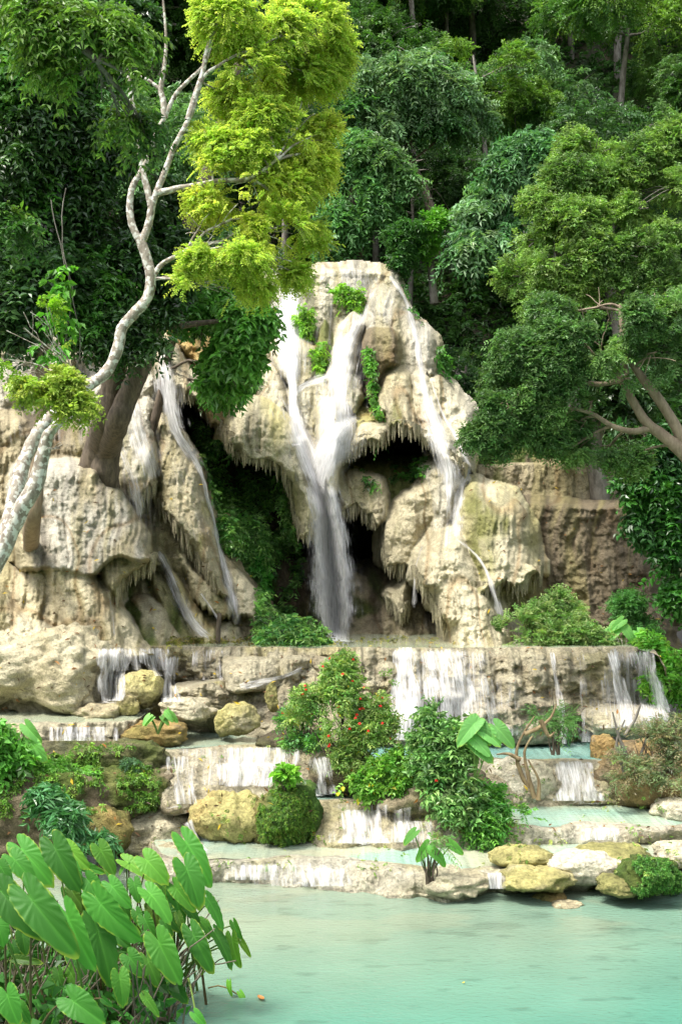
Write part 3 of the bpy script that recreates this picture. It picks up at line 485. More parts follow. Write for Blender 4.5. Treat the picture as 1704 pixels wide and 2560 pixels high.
# ------------------------------------------------------------------ falling water
def stream(name, label, path, dens=1.0, mat=None, layers=1, off=.05, follow=True, edge=1.6):
    V, Fc, E, n0 = [], [], [], 0
    for L in range(layers):
        S = spline(np.array(path, float), 10, False); seg = np.hypot(*(S[1:, :2]-S[:-1, :2]).T); arc = np.concatenate([[0], np.cumsum(seg)])
        m = max(6, int(arc[-1]/3.5)); q = np.linspace(0, arc[-1], m); C = np.stack([np.interp(q, arc, S[:, i]) for i in range(3)], -1)
        tg = np.gradient(C[:, :2], axis=0); tg /= np.maximum(np.hypot(*tg.T), 1e-6)[:, None]; nr = np.stack([tg[:, 1], -tg[:, 0]], -1)
        # wide curtains keep their threads vertical
        nr = np.where(C[:, 2:3] > 45, np.array([[1.0, 0.0]]), nr)
        nu = max(6, int(C[:, 2].max()/5)); uu = np.linspace(-1, 1, nu); ph = L*3.1 + len(V)
        w = C[:, 2]*.5*(1.0 if edge > 3 else 1.4)*(1 + .3*noise(q/30, ph, 0, 401))
        px = C[:, None, 0] + nr[:, None, 0]*uu*w[:, None]; py = C[:, None, 1] + nr[:, None, 1]*uu*w[:, None]
        D = zq(px, py); D = np.where(D > 500, np.nan, D)
        for j in range(nu):
            col = D[:, j]; last = np.nan
            for i in range(m):
                if np.isnan(col[i]): col[i] = last
                if not np.isnan(last) and follow: col[i] = min(col[i], last + .004)
                last = col[i]
            if np.isnan(col).any(): g = np.nanmin(D) if np.isfinite(np.nanmin(D)) else 30; col[np.isnan(col)] = g
        for _ in range(2):
            D[:, 1:-1] = (D[:, :-2] + D[:, 1:-1]*2 + D[:, 2:])/4; D[1:-1] = (D[:-2] + D[1:-1]*2 + D[2:])/4
        D = D - off*(1 + 1.2*L) - .04
        m_ = np.maximum(0, 1 - np.abs(uu)**edge); end = sm(0, .06, q/arc[-1])
        ds = dens*(m_[None, :]*1.25 - .25)*np.ones((m, 1)); ds = ds - (1 - end)[:, None]*.5
        if edge <= 3:
            gx_ = uu[None, :]*w[:, None]; gy_ = np.broadcast_to(q[:, None], (m, nu))
            ds = dens*(1.25*np.exp(-2.4*uu**2)[None, :] - .28)*np.ones((m, 1)) + .42*fbm(gx_/9 + ph, gy_/90, ph, 403, 3) + .22*fbm(gx_/22, gy_/30, ph, 404, 2) - (1-end)[:, None]*.4
        if edge > 3:
            gy_ = np.broadcast_to(q[:, None], (m, nu)); gx_ = uu[None, :]*w[:, None]
            ds = ds + .8*fbm(gx_/15 + ph, gy_/90, ph, 402, 3) + .5*fbm(gx_/60 + ph, gy_/60, ph, 405, 2) - .45*sm(.8, 1, q/arc[-1])[:, None]*0 - .6*(1-sm(0, .35, 1-np.abs(uu)))[None, :] - .08 - .3*sm(.12, 0, q/arc[-1])[:, None]
        ds = np.minimum(ds - .5*sm(.9, 1, q/arc[-1])[:, None]*(edge <= 3), .60 if edge > 3 else 1.0)
        V.append(W(px, py, D).reshape(-1, 3)); sc = np.nanmean(D)/F
        E.append(np.stack([uu[None, :]*w[:, None]*sc + ph*7, np.broadcast_to(q[:, None]*sc, (m, nu)) + ph*3, ds], -1).reshape(-1, 3))
        Fc.append(grid_faces(m, nu) + n0); n0 += m*nu
    o = mesh(name, np.concatenate(V), np.concatenate(Fc), mat or M_FALL, extra=np.concatenate(E))
    return tag(o, label, "waterfall")
fs = stream
fs("waterfall", "main white fall streaming down the central nose and plunging free before the dark cave", [(728,730,56),(725,800,60),(722,860,54),(728,922,40),(731,966,26),(734,1020,30),(746,1075,40),(766,1129,48),(788,1183,56),(806,1237,70),(818,1300,82),(826,1400,92),(834,1500,98),(838,1603,104)], 1.3, layers=4, off=.07)
fs("waterfall", "broad soft veil over the left pale lobe above the nose", [(680,905,50),(700,950,90),(730,1010,110),(745,1060,110)], .5, mat=M_FILM)
fs("waterfall", "wide misty veil on the upper left wall", [(690,720,90),(690,800,120),(700,880,110),(712,940,70)], .55, mat=M_FILM)
fs("waterfall", "veil fanning over the dome under the lip", [(930,690,110),(940,740,130),(950,800,120)], .5, mat=M_FILM)
fs("waterfall", "broad veil spreading over the centre hump", [(830,985,120),(838,1040,150),(835,1100,140),(822,1160,90),(812,1210,50)], .6, mat=M_FILM)
fs("waterfall", "sheet of clear water gliding down the nose beside the main fall", [(760,990,90),(775,1080,110),(790,1180,110),(800,1270,80)], .35, mat=M_FILM, layers=1)
fs("waterfall", "clear film over the pale domes above the centre fall", [(880,800,80),(860,880,110),(840,960,150),(840,1040,170)], .35, mat=M_FILM)
fs("waterfall", "veil over the right-hand drapes beside the narrow fall", [(1050,940,60),(1090,1020,90),(1120,1100,100),(1140,1160,80)], .2, mat=M_FILM)
fs("waterfall", "clear film on the long left drape below the left fall", [(430,1060,60),(460,1160,90),(490,1260,90),(520,1360,80)], .25, mat=M_FILM)
0 and fs("waterfall", "bright core thread inside the main central fall", [(730,940,16),(736,1010,20),(750,1070,22),(772,1135,26),(792,1185,34),(808,1240,44),(818,1300,50)], 1.5, layers=2, off=.12)
fs("waterfall", "veil of water on the upper wall above the main fall", [(735,700,110),(728,790,130),(726,880,130),(726,960,80)], .7, mat=M_FILM, layers=2)
fs("waterfall", "centre fall bending from the top dome down to the ledge over the cave", [(915,760,36),(895,815,50),(868,870,60),(855,930,80),(846,990,84),(848,1045,96),(846,1090,96),(838,1140,76),(830,1190,40)], .8, layers=2)
fs("waterfall", "slanting side stream joining the centre fall to the main one", [(868,905,20),(830,935,30),(790,950,26),(755,966,22),(733,990,22)], .9)
fs("waterfall", "fan of white threads on the round hump beside the main fall", [(880,1040,50),(850,1075,90),(826,1120,90),(810,1170,60),(800,1215,40)], .95, layers=2)
fs("waterfall", "comb of short drips along the top lip", [(888,668,160),(890,710,170),(894,760,160)], .45, mat=M_FALL)
fs("waterfall", "pair of long thin threads left of the centre fall", [(828,690,20),(826,780,20),(822,880,18)], .6, mat=M_FILM)
fs("waterfall", "thin threads over the top right dome", [(955,712,44),(962,760,60),(968,815,60)], .5, mat=M_FILM)
fs("waterfall", "narrow right fall winding down to the overhang and dropping in a fringe", [(975,690,14),(1008,740,16),(1028,800,18),(1040,850,16),(1048,900,20),(1054,940,24),(1064,990,26),(1082,1045,36),(1098,1090,46),(1110,1140,52),(1120,1180,44),(1122,1230,34),(1120,1280,28)], .85, layers=2)
fs("waterfall", "thinnest stream on the far right flank ending at the brown ledge", [(1080,960,9),(1108,1040,11),(1138,1090,12),(1160,1140,12),(1178,1166,14)], .9)
fs("waterfall", "stream sliding down the seam left of the big right dome", [(1176,1168,14),(1160,1195,24),(1150,1240,30),(1143,1300,32),(1138,1350,26)], .85, layers=2)
fs("waterfall", "small stream curving over the front dome's right shoulder", [(1140,1345,18),(1165,1365,14),(1195,1395,12),(1218,1435,14),(1236,1490,16),(1256,1550,22)], .9)
fs("waterfall", "short straight stream left of the seam stream", [(1120,1262,18),(1117,1320,20),(1113,1372,18)], .75)
fs("waterfall", "thin drip falling off the front dome's left side", [(1058,1362,10),(1038,1420,10),(1034,1520,12)], .7)
fs("waterfall", "loose drips falling in front of the dark hollow of the front dome", [(1085,1500,50),(1088,1560,55),(1092,1610,60)], .2, mat=M_FILM)
fs("waterfall", "left fall leaping from the small rounded nose behind the forked tree", [(405,850,36),(412,900,46),(420,970,60),(430,1040,54),(452,1100,36),(486,1150,24),(508,1200,12),(518,1245,10),(532,1290,9),(546,1360,12),(562,1420,24),(580,1490,30),(594,1560,34)], .9, layers=2)
fs("waterfall", "white sheets running down the grey lobe beside the forked trunk", [(335,1000,60),(352,1080,70),(372,1150,60),(385,1205,40)], .6, layers=2)
fs("waterfall", "stream at the left edge of the grey lobe", [(300,1120,30),(325,1180,32),(342,1240,34),(352,1300,30)], .7)
fs("waterfall", "dark-backed drips under the grey lobe", [(370,1200,44),(374,1260,44),(378,1330,40)], .3)
fs("waterfall", "slanting stream on the lower left ridge", [(398,1378,16),(425,1430,26),(452,1500,30),(485,1560,34),(525,1596,40)], .85, layers=2)
fs("waterfall", "tiny stream between the lower left ridges", [(502,1482,9),(528,1520,11),(548,1552,12)], .9)
fs("waterfall", "faint trickle down the brown dome", [(262,1270,14),(280,1320,18),(302,1370,20)], .4, mat=M_FILM)
fs("waterfall", "faint trickle down the long left slope", [(258,1430,10),(275,1500,10),(288,1600,12)], .5, mat=M_FILM)
fs("waterfall", "veil of water on the grey wall behind the forked tree", [(200,700,260),(190,850,280),(180,1000,300),(190,1140,300)], .22, mat=M_FILM)
cs = lambda label, path, dens=.8, layers=2, mat=None: stream("cascade", label, path, dens, mat or M_CASC, layers, off=.04, edge=5)
cs("cascade falling into the dark gap at the shelf's left end", [(290,1618,110),(285,1660,110),(278,1700,90),(280,1752,60)], .75)
cs("cascade right of the ochre boulder's top", [(385,1618,100),(390,1660,90),(405,1690,70)], .45)
cs("white chute right of the ochre boulder", [(430,1640,50),(425,1690,50),(428,1755,60)], .65)
cs("faint threads on the shelf wall between the left cascade and the slope", [(520,1620,130),(520,1660,130),(522,1700,120)], .15)
cs("film of water sliding diagonally over the sloping steps", [(760,1668,14),(715,1690,20),(660,1704,24),(600,1716,20)], .5, 1)
cs("foaming column just right of the red-flowered shrub", [(1010,1618,70),(1010,1680,70),(1015,1760,90),(1015,1850,100)], 1.0)
cs("wide curtain of threads over the hollow in the shelf wall", [(1105,1620,140),(1115,1680,150),(1125,1740,150),(1130,1800,120)], .6)
cs("slanting thread on the bare part of the shelf wall", [(1195,1620,36),(1215,1700,40),(1230,1780,40),(1245,1862,22)], .3)
cs("single long thread in the middle of the bare shelf wall", [(1376,1622,18),(1390,1700,22),(1404,1790,24),(1410,1860,20)], .5)
cs("twin faint threads above the dark hole in the shelf wall", [(1448,1622,30),(1462,1700,40),(1470,1800,60),(1470,1855,60)], .15)
cs("bright slanting stream near the shelf's right end", [(1528,1622,34),(1545,1700,40),(1562,1770,44),(1570,1815,40)], .75)
cs("broad veil over the shelf's right corner", [(1600,1622,80),(1612,1700,90),(1630,1780,100),(1650,1820,80)], .55)
cs("upper wide cascade of the middle terrace", [(655,1866,230),(655,1890,240),(650,1915,250)], .6)
cs("lower wide cascade of the middle terrace above the boulders", [(620,1905,200),(625,1935,210),(620,1966,190)], .65)
cs("left thin cascade of the middle terrace", [(450,1885,90),(452,1940,80),(462,2010,70)], .35)
cs("right end cascade of the middle terrace", [(800,1890,70),(808,1930,70),(812,1985,70)], .5)
cs("cascade of the small left basin", [(205,1814,210),(205,1830,220),(205,1852,220)], .45)
cs("cascade in the middle of the centre terrace", [(900,2022,130),(905,2060,140),(910,2108,170)], .75)
cs("lower right part of the centre terrace cascade", [(1030,2050,130),(1035,2075,140),(1035,2106,150)], .5)
cs("wide cascade spilling from the turquoise basin", [(1432,1902,120),(1440,1945,130),(1448,2002,150)], .85)
cs("low cascade along the left half of the lower dam", [(640,2160,180),(640,2178,180),(640,2200,190)], .45)
cs("low cascade along the middle of the lower dam", [(810,2168,160),(810,2190,170),(815,2216,180)], .45)
cs("small spill between the dam plant and the yellow mound", [(1236,2180,50),(1238,2200,54),(1240,2222,60)], .85)
cs("thin slide at the left of the ochre boulder", [(468,2050,34),(485,2090,30),(515,2128,30)], .6)
cs("thin sheet of water over the whole middle terrace face", [(600,1868,430),(600,1915,430),(598,1962,420)], .62, 1, M_FILM)
cs("thin sheet over the centre terrace face", [(950,2006,340),(950,2050,350),(950,2106,350)], .62, 1, M_FILM)
cs("thin sheet over the shelf wall right of the flowering shrub", [(1120,1618,380),(1125,1720,380),(1130,1840,360)], .62, 1, M_FILM)
cs("thin sheet over the shelf wall's right quarter", [(1570,1620,200),(1580,1720,210),(1590,1820,210)], .62, 1, M_FILM)
cs("thin sheet over the left third of the shelf wall", [(340,1618,260),(345,1645,260),(350,1676,220)], .62, 1, M_FILM)
cs("thin sheet along the lower dam", [(760,2156,460),(762,2185,460),(765,2215,460)], .62, 1, M_FILM)
cs("small spill over the right basin rim", [(1500,2068,120),(1500,2085,130),(1500,2100,130)], .4)

# foam where cascades land
def foam(label, px, py, w, h, z, dens=.5):
    D = Dz(py, z); c = W(px, py, D); ry = abs(Dz(py - h/2, z) - Dz(py + h/2, z))/2; rx = w/F*D/2
    r = np.linspace(0, 1, 9)[:, None]; a = np.linspace(0, 2*math.pi, 40, endpoint=False)[None, :]; k = 1 + .25*noise(np.cos(a)*2 + px, np.sin(a)*2, 0, 500)
    X = c[0] + r*k*np.cos(a)*rx; Y = c[1] + r*k*np.sin(a)*ry; Zf = z + .02 + .03*(1-r)*(1 + noise(X*9, Y*9, 0, 501))
    E = np.stack([X, Y*1.6, dens*(1.1 - 1.5*r)*np.ones_like(a)], -1)
    tag(mesh("foam", np.stack([X, Y, Zf*np.ones_like(X)], -1).reshape(-1, 3), grid_faces(9, 40, True), M_FOAM, extra=E.reshape(-1, 3)), kind="structure")
M_FOAM = fall_mat("foam", 6, 6, .4, .7, .85)
for a in [(905,2112,230,26,ZA,.9),(1050,2108,160,14,ZA,.5),(640,2200,230,18,0,.8),(820,2222,260,20,0,.8),(1240,2224,80,12,0,.9),(1450,2008,190,20,ZR,.9),(800,1992,130,16,ZB4,.7),(650,1985,200,14,ZB4,.5),
          (560,2198,150,16,0,.9),(740,2214,190,18,0,.9),(935,2230,120,12,0,.6),(1460,2010,240,22,ZR,.9),(640,1992,260,22,ZB4,.8),(960,2110,300,18,ZA,.7),(440,2024,110,16,ZB4,.6),(1600,1835,160,14,ZT+.25,.7),(835,1606,180,9,Z1,1.2),(1015,1862,120,16,ZT,.8),(1250,1868,60,8,ZT,.5),(1440,1868,120,10,ZT,.5),(515,2132,60,16,ZA,.7),(275,1760,90,14,2.1,.8)]: foam("", *a)

# ------------------------------------------------------------------ forest hillside
def hz(x, y):
    return 3.5 + (y - 36.5)*1.0 + 1.5*fbm(x*.1, y*.1, 0, 600, 3) + .5*fbm(x*.5, y*.5, 0, 601, 3) + .02*np.maximum(np.abs(x)-10, 0)*(y-30)
u = np.linspace(-60, 60, 220); v = np.linspace(35, 110, 150); X, Y = np.meshgrid(u, v); Z = hz(X, Y)
hc = rock_col(X, Y, Z, 'dark', 'moss', .3, 'dbrown', .4, 8, False)
tag(mesh("forest_hillside", np.stack([X, Y, Z], -1).reshape(-1, 3), grid_faces(150, 220), M_SOIL, col=hc.reshape(-1, 3)), kind="structure")
# unseen wooded slopes, added beside and behind the viewer to block low sky
a = np.linspace(math.radians(35), math.radians(325), 90)[None, :]; r = np.linspace(0, 1, 24)[:, None]
R = 34 + 60*r; X = R*np.sin(a); Y = 8 + R*np.cos(a); Z = -1 + 26*r**.9 + 2.5*fbm(X*.12, Y*.12, 0, 610, 4)
tag(mesh("unseen_valley_side", np.stack([X, Y, Z], -1).reshape(-1, 3), grid_faces(24, 90), M_SOIL, col=np.array((.08, .13, .045))), kind="structure")

# ------------------------------------------------------------------ foliage
def unit(v): return v/np.maximum(np.linalg.norm(v, axis=-1, keepdims=True), 1e-9)
def leaves(o, d, nrm, ln, wd, col, fold=.25):
    """one four-cornered bent leaf per row: base o, direction d, normal nrm, length ln, width wd"""
    s_ = unit(np.cross(d, nrm)); n_ = np.cross(s_, d); ln = np.asarray(ln)[..., None]; wd = np.asarray(wd)[..., None]
    mid = o + d*ln*.45; V = np.stack([o, mid + s_*wd*.5 + n_*wd*fold, o + d*ln - n_*ln*.12, mid - s_*wd*.5 + n_*wd*fold], -2).reshape(-1, 3)
    Fc = np.arange(len(V)).reshape(-1, 4); return V, Fc, np.repeat(np.broadcast_to(col, o.shape), 4, axis=0)
def frond_leaves(acc, O, Dr, L, k, ll, lw, col, var=.25, droop=.5, spread=1.1, flat=.5, r=rng, dropout=.1):
    """sprays: k pairs of leaflets along stems starting at O and running along Dr"""
    n = len(O); Dr = unit(Dr); up = unit(np.array([0, 0, 1.0]) + flat*r.normal(size=(n, 3))); sd = unit(np.cross(Dr, up)); up = np.cross(sd, Dr)
    Ls = L*(.6 + .6*r.random(n)); t = (np.arange(k) + .5)/k
    cb = np.asarray(col)*(1 + var*r.normal(size=(n, 1)))*(1 + .05*r.normal(size=(n, 3))); cb = np.clip(cb, .004, .9)
    for side in (-1, 1):
        P = O[:, None] + Dr[:, None]*(Ls[:, None]*t)[..., None]; P = P - np.array([0, 0, 1.0])*(droop*Ls[:, None]*t**2*.7)[..., None]
        d = unit(side*sd[:, None]*spread + Dr[:, None]*.55 - np.array([0, 0, 1.0])*droop*.8 + .22*r.normal(size=(n, k, 3)))
        nn = unit(up[:, None] + .35*r.normal(size=(n, k, 3))); sz = (.75 + .5*r.random((n, k)))*(1 - .35*np.abs(t - .45))
        keep = (r.random((n, k)) > dropout).ravel(); c = np.repeat(cb[:, None], k, 1).reshape(-1, 3)[keep]
        acc.add(*leaves(P.reshape(-1, 3)[keep], d.reshape(-1, 3)[keep], nn.reshape(-1, 3)[keep], (ll*sz).ravel()[keep], (lw*sz).ravel()[keep], c))
def tube(acc, pts, radii, ns=7, col=(.2,.17,.13), wob=.0, seed=0):
    P = np.asarray(pts, float); R_ = np.asarray(radii, float); tg = unit(np.gradient(P, axis=0)); ref = np.array([0.3, 1.0, .1])
    a = unit(np.cross(tg, ref)); b = np.cross(tg, a); th = np.linspace(0, 2*math.pi, ns, endpoint=False)
    k = 1 + wob*noise(np.arange(len(P))[:, None]*.7 + seed, np.cos(th)[None]*1.5, np.sin(th)[None]*1.5, seed) if wob else 1.0
    V = P[:, None] + (a[:, None]*np.cos(th)[None, :, None] + b[:, None]*np.sin(th)[None, :, None])*(R_[:, None]*k)[..., None]
    acc.add(V.reshape(-1, 3), grid_faces(len(P), ns, True), col)
def limb(acc, p0, p1, r0, r1, sag=.1, n=9, ns=6, seed=0, wig=.06):
    p0, p1 = np.array(p0, float), np.array(p1, float); t = np.linspace(0, 1, n); L = np.linalg.norm(p1-p0); P = p0 + (p1-p0)*t[:, None]
    P[:, 2] += sag*L*np.sin(math.pi*t); w = np.sin(math.pi*t)[:, None]*wig*L
    P = P + w*np.stack([noise(t*3, seed, 1, 7), noise(t*3, seed, 2, 7), noise(t*3, seed, 3, 7)], -1); tube(acc, P, r0 + (r1-r0)*t, ns)
def crown_pts(blobs, n, r, shell=.55, gap=.0, gs=.9, seed=0, flat=.85):
    """points and outward directions in a crown made of clumps, thinned by a noise so gaps stay open"""
    B = np.array([list(b[0]) + [b[1]] for b in blobs], float); p = B[:, 3]**2; p = p/p.sum(); N = int(n*(1.0 + 1.4*(gap > 0)))
    i = r.choice(len(B), N, p=p); d = unit(r.normal(size=(N, 3))*np.array([1, 1, flat])); rad = B[i, 3]*(shell + (1-shell)*r.random(N)**.6)*(.8 + .35*fbm(d[:, 0]*1.8 + i, d[:, 1]*1.8, d[:, 2]*1.8, seed, 2))
    P = B[i, :3] + d*rad[:, None]*np.array([1, 1, flat])
    if gap > 0:
        m = fbm(P[:, 0]*gs, P[:, 1]*gs, P[:, 2]*gs*1.4, seed+5, 3) > (gap - .5); P, d = P[m], d[m]
    return P[:n], d[:n]
def tree(name, label, base, trunk, rad, blobs, n, L, k, ll, lw, col, group=None, cat="tree", bark=None, mat=None, droop=.5, gap=.45, gs=.9, seed=0, var=.25, limbs=True, limbr=.05, extra=None, shell=.5, tip=None, flat=.5, cols2=None, wob=.12):
    root = empty(name, base, label, cat, group); r = np.random.default_rng(seed); A = Acc()
    S = spline(trunk, 6, False); m = len(S); tube(A, S, np.interp(np.linspace(0, 1, m), np.linspace(0, 1, len(rad)), rad), 12, wob=wob, seed=seed)
    for e in (extra or []):
        Q = spline(e[0], 6, False); tube(A, Q, np.interp(np.linspace(0, 1, len(Q)), np.linspace(0, 1, len(e[1])), e[1]), 9, wob=wob, seed=seed+3)
    sk = np.concatenate([S] + [spline(e[0], 6, False) for e in (extra or [])])
    if limbs:
        for j, (c, R0) in enumerate(blobs):
            c = np.array(c); q = sk[np.argmin(((sk - c)**2).sum(1) + 3*np.maximum(0, sk[:, 2] - c[2])**2)]
            limb(A, q, c, limbr, .012, .06, seed=seed+j)
            for h_ in range(4):
                limb(A, q + (c-q)*(.5 + .12*h_), c + unit(r.normal(size=3))*R0*.8, limbr*.4, .006, .05, 6, 4, seed=seed+j*7+h_)
    A.build("trunk", bark or M_BARKG, root)
    Cw = Acc(); P, d = crown_pts(blobs, n, r, shell, gap, gs, seed)
    dr = d + .6*r.normal(size=d.shape) + np.array([0, 0, -.15 + .3])
    half = np.ones(len(P), bool) if cols2 is None else fbm(P[:, 0]*.6, P[:, 1]*.6, P[:, 2]*.8, seed+9, 2) > 0
    frond_leaves(Cw, P[half], dr[half], L, k, ll, lw, col, var, droop, flat=flat, r=r)
    if cols2 is not None and (~half).any(): frond_leaves(Cw, P[~half], dr[~half], L, k, ll, lw, cols2, var, droop, flat=flat, r=r)
    Cw.build("crown", mat or M_LEAF, root, smooth=False); return root
def B_(px, py, rp, D): return (W(px, py, D), rp/F*D)           # a clump of the crown
def TP(D, *pts): return [W(p[0], p[1], D if len(p) < 3 else p[2]) for p in pts]
YEL, LIM, MID, DRK, BLU, DEEP = (.52,.60,.14), (.34,.44,.08), (.105,.21,.055), (.045,.11,.03), (.10,.22,.085), (.016,.05,.012)

# --- forest trees on the hillside: five kinds, copied
def hill_proto(i, col, cols2, H0, R0, n, L, k, ll, lw, droop, lean=0):
    r = np.random.default_rng(900+i); bl = []
    for j in range(9):
        a = r.random()*6.28; q = r.random()**.6; bl.append((np.array([math.cos(a)*R0*q + lean*.6, math.sin(a)*R0*q, H0*(.62 + .36*r.random()*(1-.5*q))]), R0*(.34 + .22*r.random())))
    return tree("forest_tree", None, (0, 0, 0), [(0,0,-.6),(.1,0,H0*.25),(lean*.3-.1,.1,H0*.5),(lean*.6,0,H0*.85)], [.17,.13,.10,.04], bl, n, L, k, ll, lw, col, bark=M_BARKG, droop=droop, gap=.42, gs=.7, seed=910+i, cols2=cols2, limbr=.06, var=.3)
protos = [hill_proto(0, MID, (.05,.13,.02), 9, 3.0, 4200, .5, 6, .15, .068, .6), hill_proto(1, DRK, (.05,.12,.03), 10, 3.2, 4200, .45, 6, .13, .06, .5),
          hill_proto(2, (.14,.27,.10), (.09,.20,.06), 8.5, 2.9, 2400, .7, 7, .22, .085, .9), hill_proto(3, (.075,.18,.035), (.15,.28,.04), 11, 2.6, 3600, .5, 6, .15, .065, .6, 1.2),
          hill_proto(4, (.04,.11,.03), MID, 7, 2.8, 4000, .4, 6, .12, .055, .4, -1)]
def copy_tree(o):
    c = o.copy(); scene.collection.objects.link(c)
    for ch in o.children: k_ = ch.copy(); scene.collection.objects.link(k_); k_.parent = c
    return c
KIND = ["mid green leafy", "dark green dense", "pale drooping-leaved", "slender leaning", "low bushy"]
ROWS = ["just behind the falls", "low on the slope", "partway up the slope", "halfway up the slope", "high upslope", "near the photo's top", "at the very top", "on the ridge"]
def colname(px): 
    for lim, nm in ((120,"at the left edge"),(330,"left, behind the dark crowns"),(560,"behind the pale-barked trunk"),(800,"behind the yellow-green crown"),(960,"straight above the falls"),(1130,"just right of the falls"),(1300,"right of centre"),(1480,"above the bushy right tree"),(1640,"towards the right edge"),(9999,"on the right edge")):
        if px < lim: return nm
rr = random.Random(5); used = set(); cnt = [0]*5; seen = {}
for ri, (D, step) in enumerate(((39.5,4.2),(43.5,3.7),(48,3.7),(52.5,3.7),(57,3.8),(62,4.0),(68,4.2),(75,4.6))):
    x = -D*.285 + rr.random()*3
    while x < D*.285:
        px = x/D*F + 852; y = D + rr.uniform(-2, 2); k_ = rr.choice([0,1,2,3,4]) if px < 1000 else rr.choice([0,1,1,2,3,4])
        if ri == 0 and 560 < px < 1120: x += step; continue
        cnt[k_] += 1
        o = protos[k_] if cnt[k_] == 1 else copy_tree(protos[k_]); sc_ = rr.uniform(.8, 1.2); o.location = (x, y, float(hz(x, y)) - .2 + 0*ri); o.rotation_euler.z = rr.uniform(0, 6.28); o.scale = (sc_,)*3
        lb = f"{KIND[k_]} forest tree {ROWS[ri]}, {colname(px)}"; n_ = seen.get(lb, 0); seen[lb] = n_ + 1
        if n_: lb = f"{KIND[k_]} forest tree {ROWS[ri]}, {colname(px)}, {['', 'the one further right', 'the third along'][min(n_, 2)]}"
        tag(o, lb, "tree", "trees of the forest behind the falls"); x += step*rr.uniform(.75, 1.25)
# undergrowth
ug = Acc(); n = 46000; r = np.random.default_rng(33); D = 37.5 + 46*r.random(n)**1.1; x = (r.random(n)*2-1)*D*.32; z = hz(x, D)
O = np.stack([x, D, z + .15 + .9*r.random(n)**2], -1); m = fbm(x*.5, D*.5, 0, 77, 3) > -.35
frond_leaves(ug, O[m], r.normal(size=(m.sum(), 3)) + np.array([0, -.6, .5]), .7, 5, .28, .11, (.045,.12,.022), .4, .6, r=r)
tag(ug.build("undergrowth", M_LEAF, smooth=False), "dark leafy undergrowth carpeting the steep forest floor", "undergrowth", kind="stuff")

# ------------------------------------------------------------------ the trees one can single out
# pale-barked leaning tree with the yellow-green crown
D0 = 19.5
t_ = TP(D0, (-30,1440,18.2),(8,1360,18.3),(30,1270,18.5),(52,1180,18.7),(80,1110,18.9),(112,1060,19),(160,1015,19.2),(215,968,19.4),(262,935,19.5),(292,880,19.5),(306,820,19.5),(335,785,19.5),(368,745,19.5),(377,695,19.5),(368,650,19.5),(353,605,19.5))
ex = [(TP(D0,(353,610),(330,560),(325,505),(334,462),(358,420),(385,350),(413,290),(440,235),(478,195),(512,160),(530,110),(545,40)), [.06,.053,.046,.038,.03,.022,.014]),
      (TP(D0,(353,610),(372,560),(382,508),(397,468),(412,430),(435,370),(462,318),(480,280),(508,195),(545,165),(590,138),(640,120),(700,90)), [.062,.055,.048,.04,.03,.02,.013]),
      (TP(D0,(394,482),(415,478),(450,470),(500,462),(552,452),(610,448),(650,430),(690,400)), [.06,.05,.045,.04,.03,.02]),
      (TP(D0,(378,515),(368,470),(355,420),(345,340),(330,250),(322,190),(312,120),(315,60)), [.055,.05,.045,.04,.03,.018]),
      (TP(D0,(412,295),(408,250),(402,220),(412,160),(415,90),(408,0)), [.055,.045,.035,.025,.015]),
      (TP(D0,(402,225),(370,200),(335,188),(290,180),(270,160)), [.03,.025,.02,.015,.01]),
      (TP(D0,(470,300),(485,250),(505,190),(520,120),(550,60),(620,20),(680,-30)), [.05,.045,.035,.025,.02]),
      (TP(D0,(372,720),(385,690),(405,660),(440,640),(470,620)), [.05,.04,.035,.02])]
bl = [B_(q[0]+12, q[1], q[2]*1.1, q[3]+.7) for q in [(560,50,105,19),(660,70,110,19.2),(760,60,95,19.6),(820,120,50,20),(620,170,75,19),(720,180,85,19.6),(800,190,50,20),(640,290,60,19),(560,250,50,19.4),(730,320,80,19.3),(795,330,52,19.6),(620,370,75,19),(540,350,66,19),(510,410,50,18.8),
     (755,420,70,19.8),(700,470,75,19.4),(790,400,46,19.8),(620,460,60,19),(520,500,60,19),(490,560,52,18.8),(580,540,75,18.8),(680,570,75,19),(750,560,55,19.6),(790,620,34,20),(500,640,58,18.6),(590,640,66,18.6),(680,650,52,19),(460,700,30,18.6),(640,720,36,19.2),(560,720,40,18.8),(720,680,38,19.6)]]
tree("pale_barked_tree", "leaning tree with pale lichen-spotted bark and bright yellow-green feathery crown, left of the falls", W(-30,1440,18.2), t_, [.12,.11,.10,.09,.085,.085,.08,.08,.078], bl, 17000, .25, 9, .055, .030, YEL, bark=M_BARKW, droop=.55, gap=.565, gs=2.3, seed=51, extra=ex, limbr=.022, cols2=(.42,.53,.12), var=.16, shell=.05, flat=.35, mat=M_FEATH)
# second, lower pale stem with lime leaves
t_ = TP(18, (-40,1470),(10,1370),(50,1280),(90,1210),(105,1150),(118,1095),(135,1070),(190,1010),(205,985))
bl = [B_(*q) for q in [(60,820,62,17.6),(110,790,42,17.6),(40,900,50,17.4),(120,860,38,17.6),(90,960,40,17.2),(160,960,30,17.4),(200,1005,24,17.4),(140,1010,28,17.4),(180,1045,20,17.2),(150,1120,16,17.2)]]
tree("pale_barked_tree", "second mottled pale stem at the left edge with small lime-green sprays", W(-40,1470,18), t_, [.12,.115,.12,.10,.08,.05,.03], bl, 1500, .26, 7, .085, .038, LIM, bark=M_BARKW, droop=.5, gap=.45, gs=1.6, seed=52, limbr=.009, cols2=(.22,.40,.03), var=.25, shell=.3)
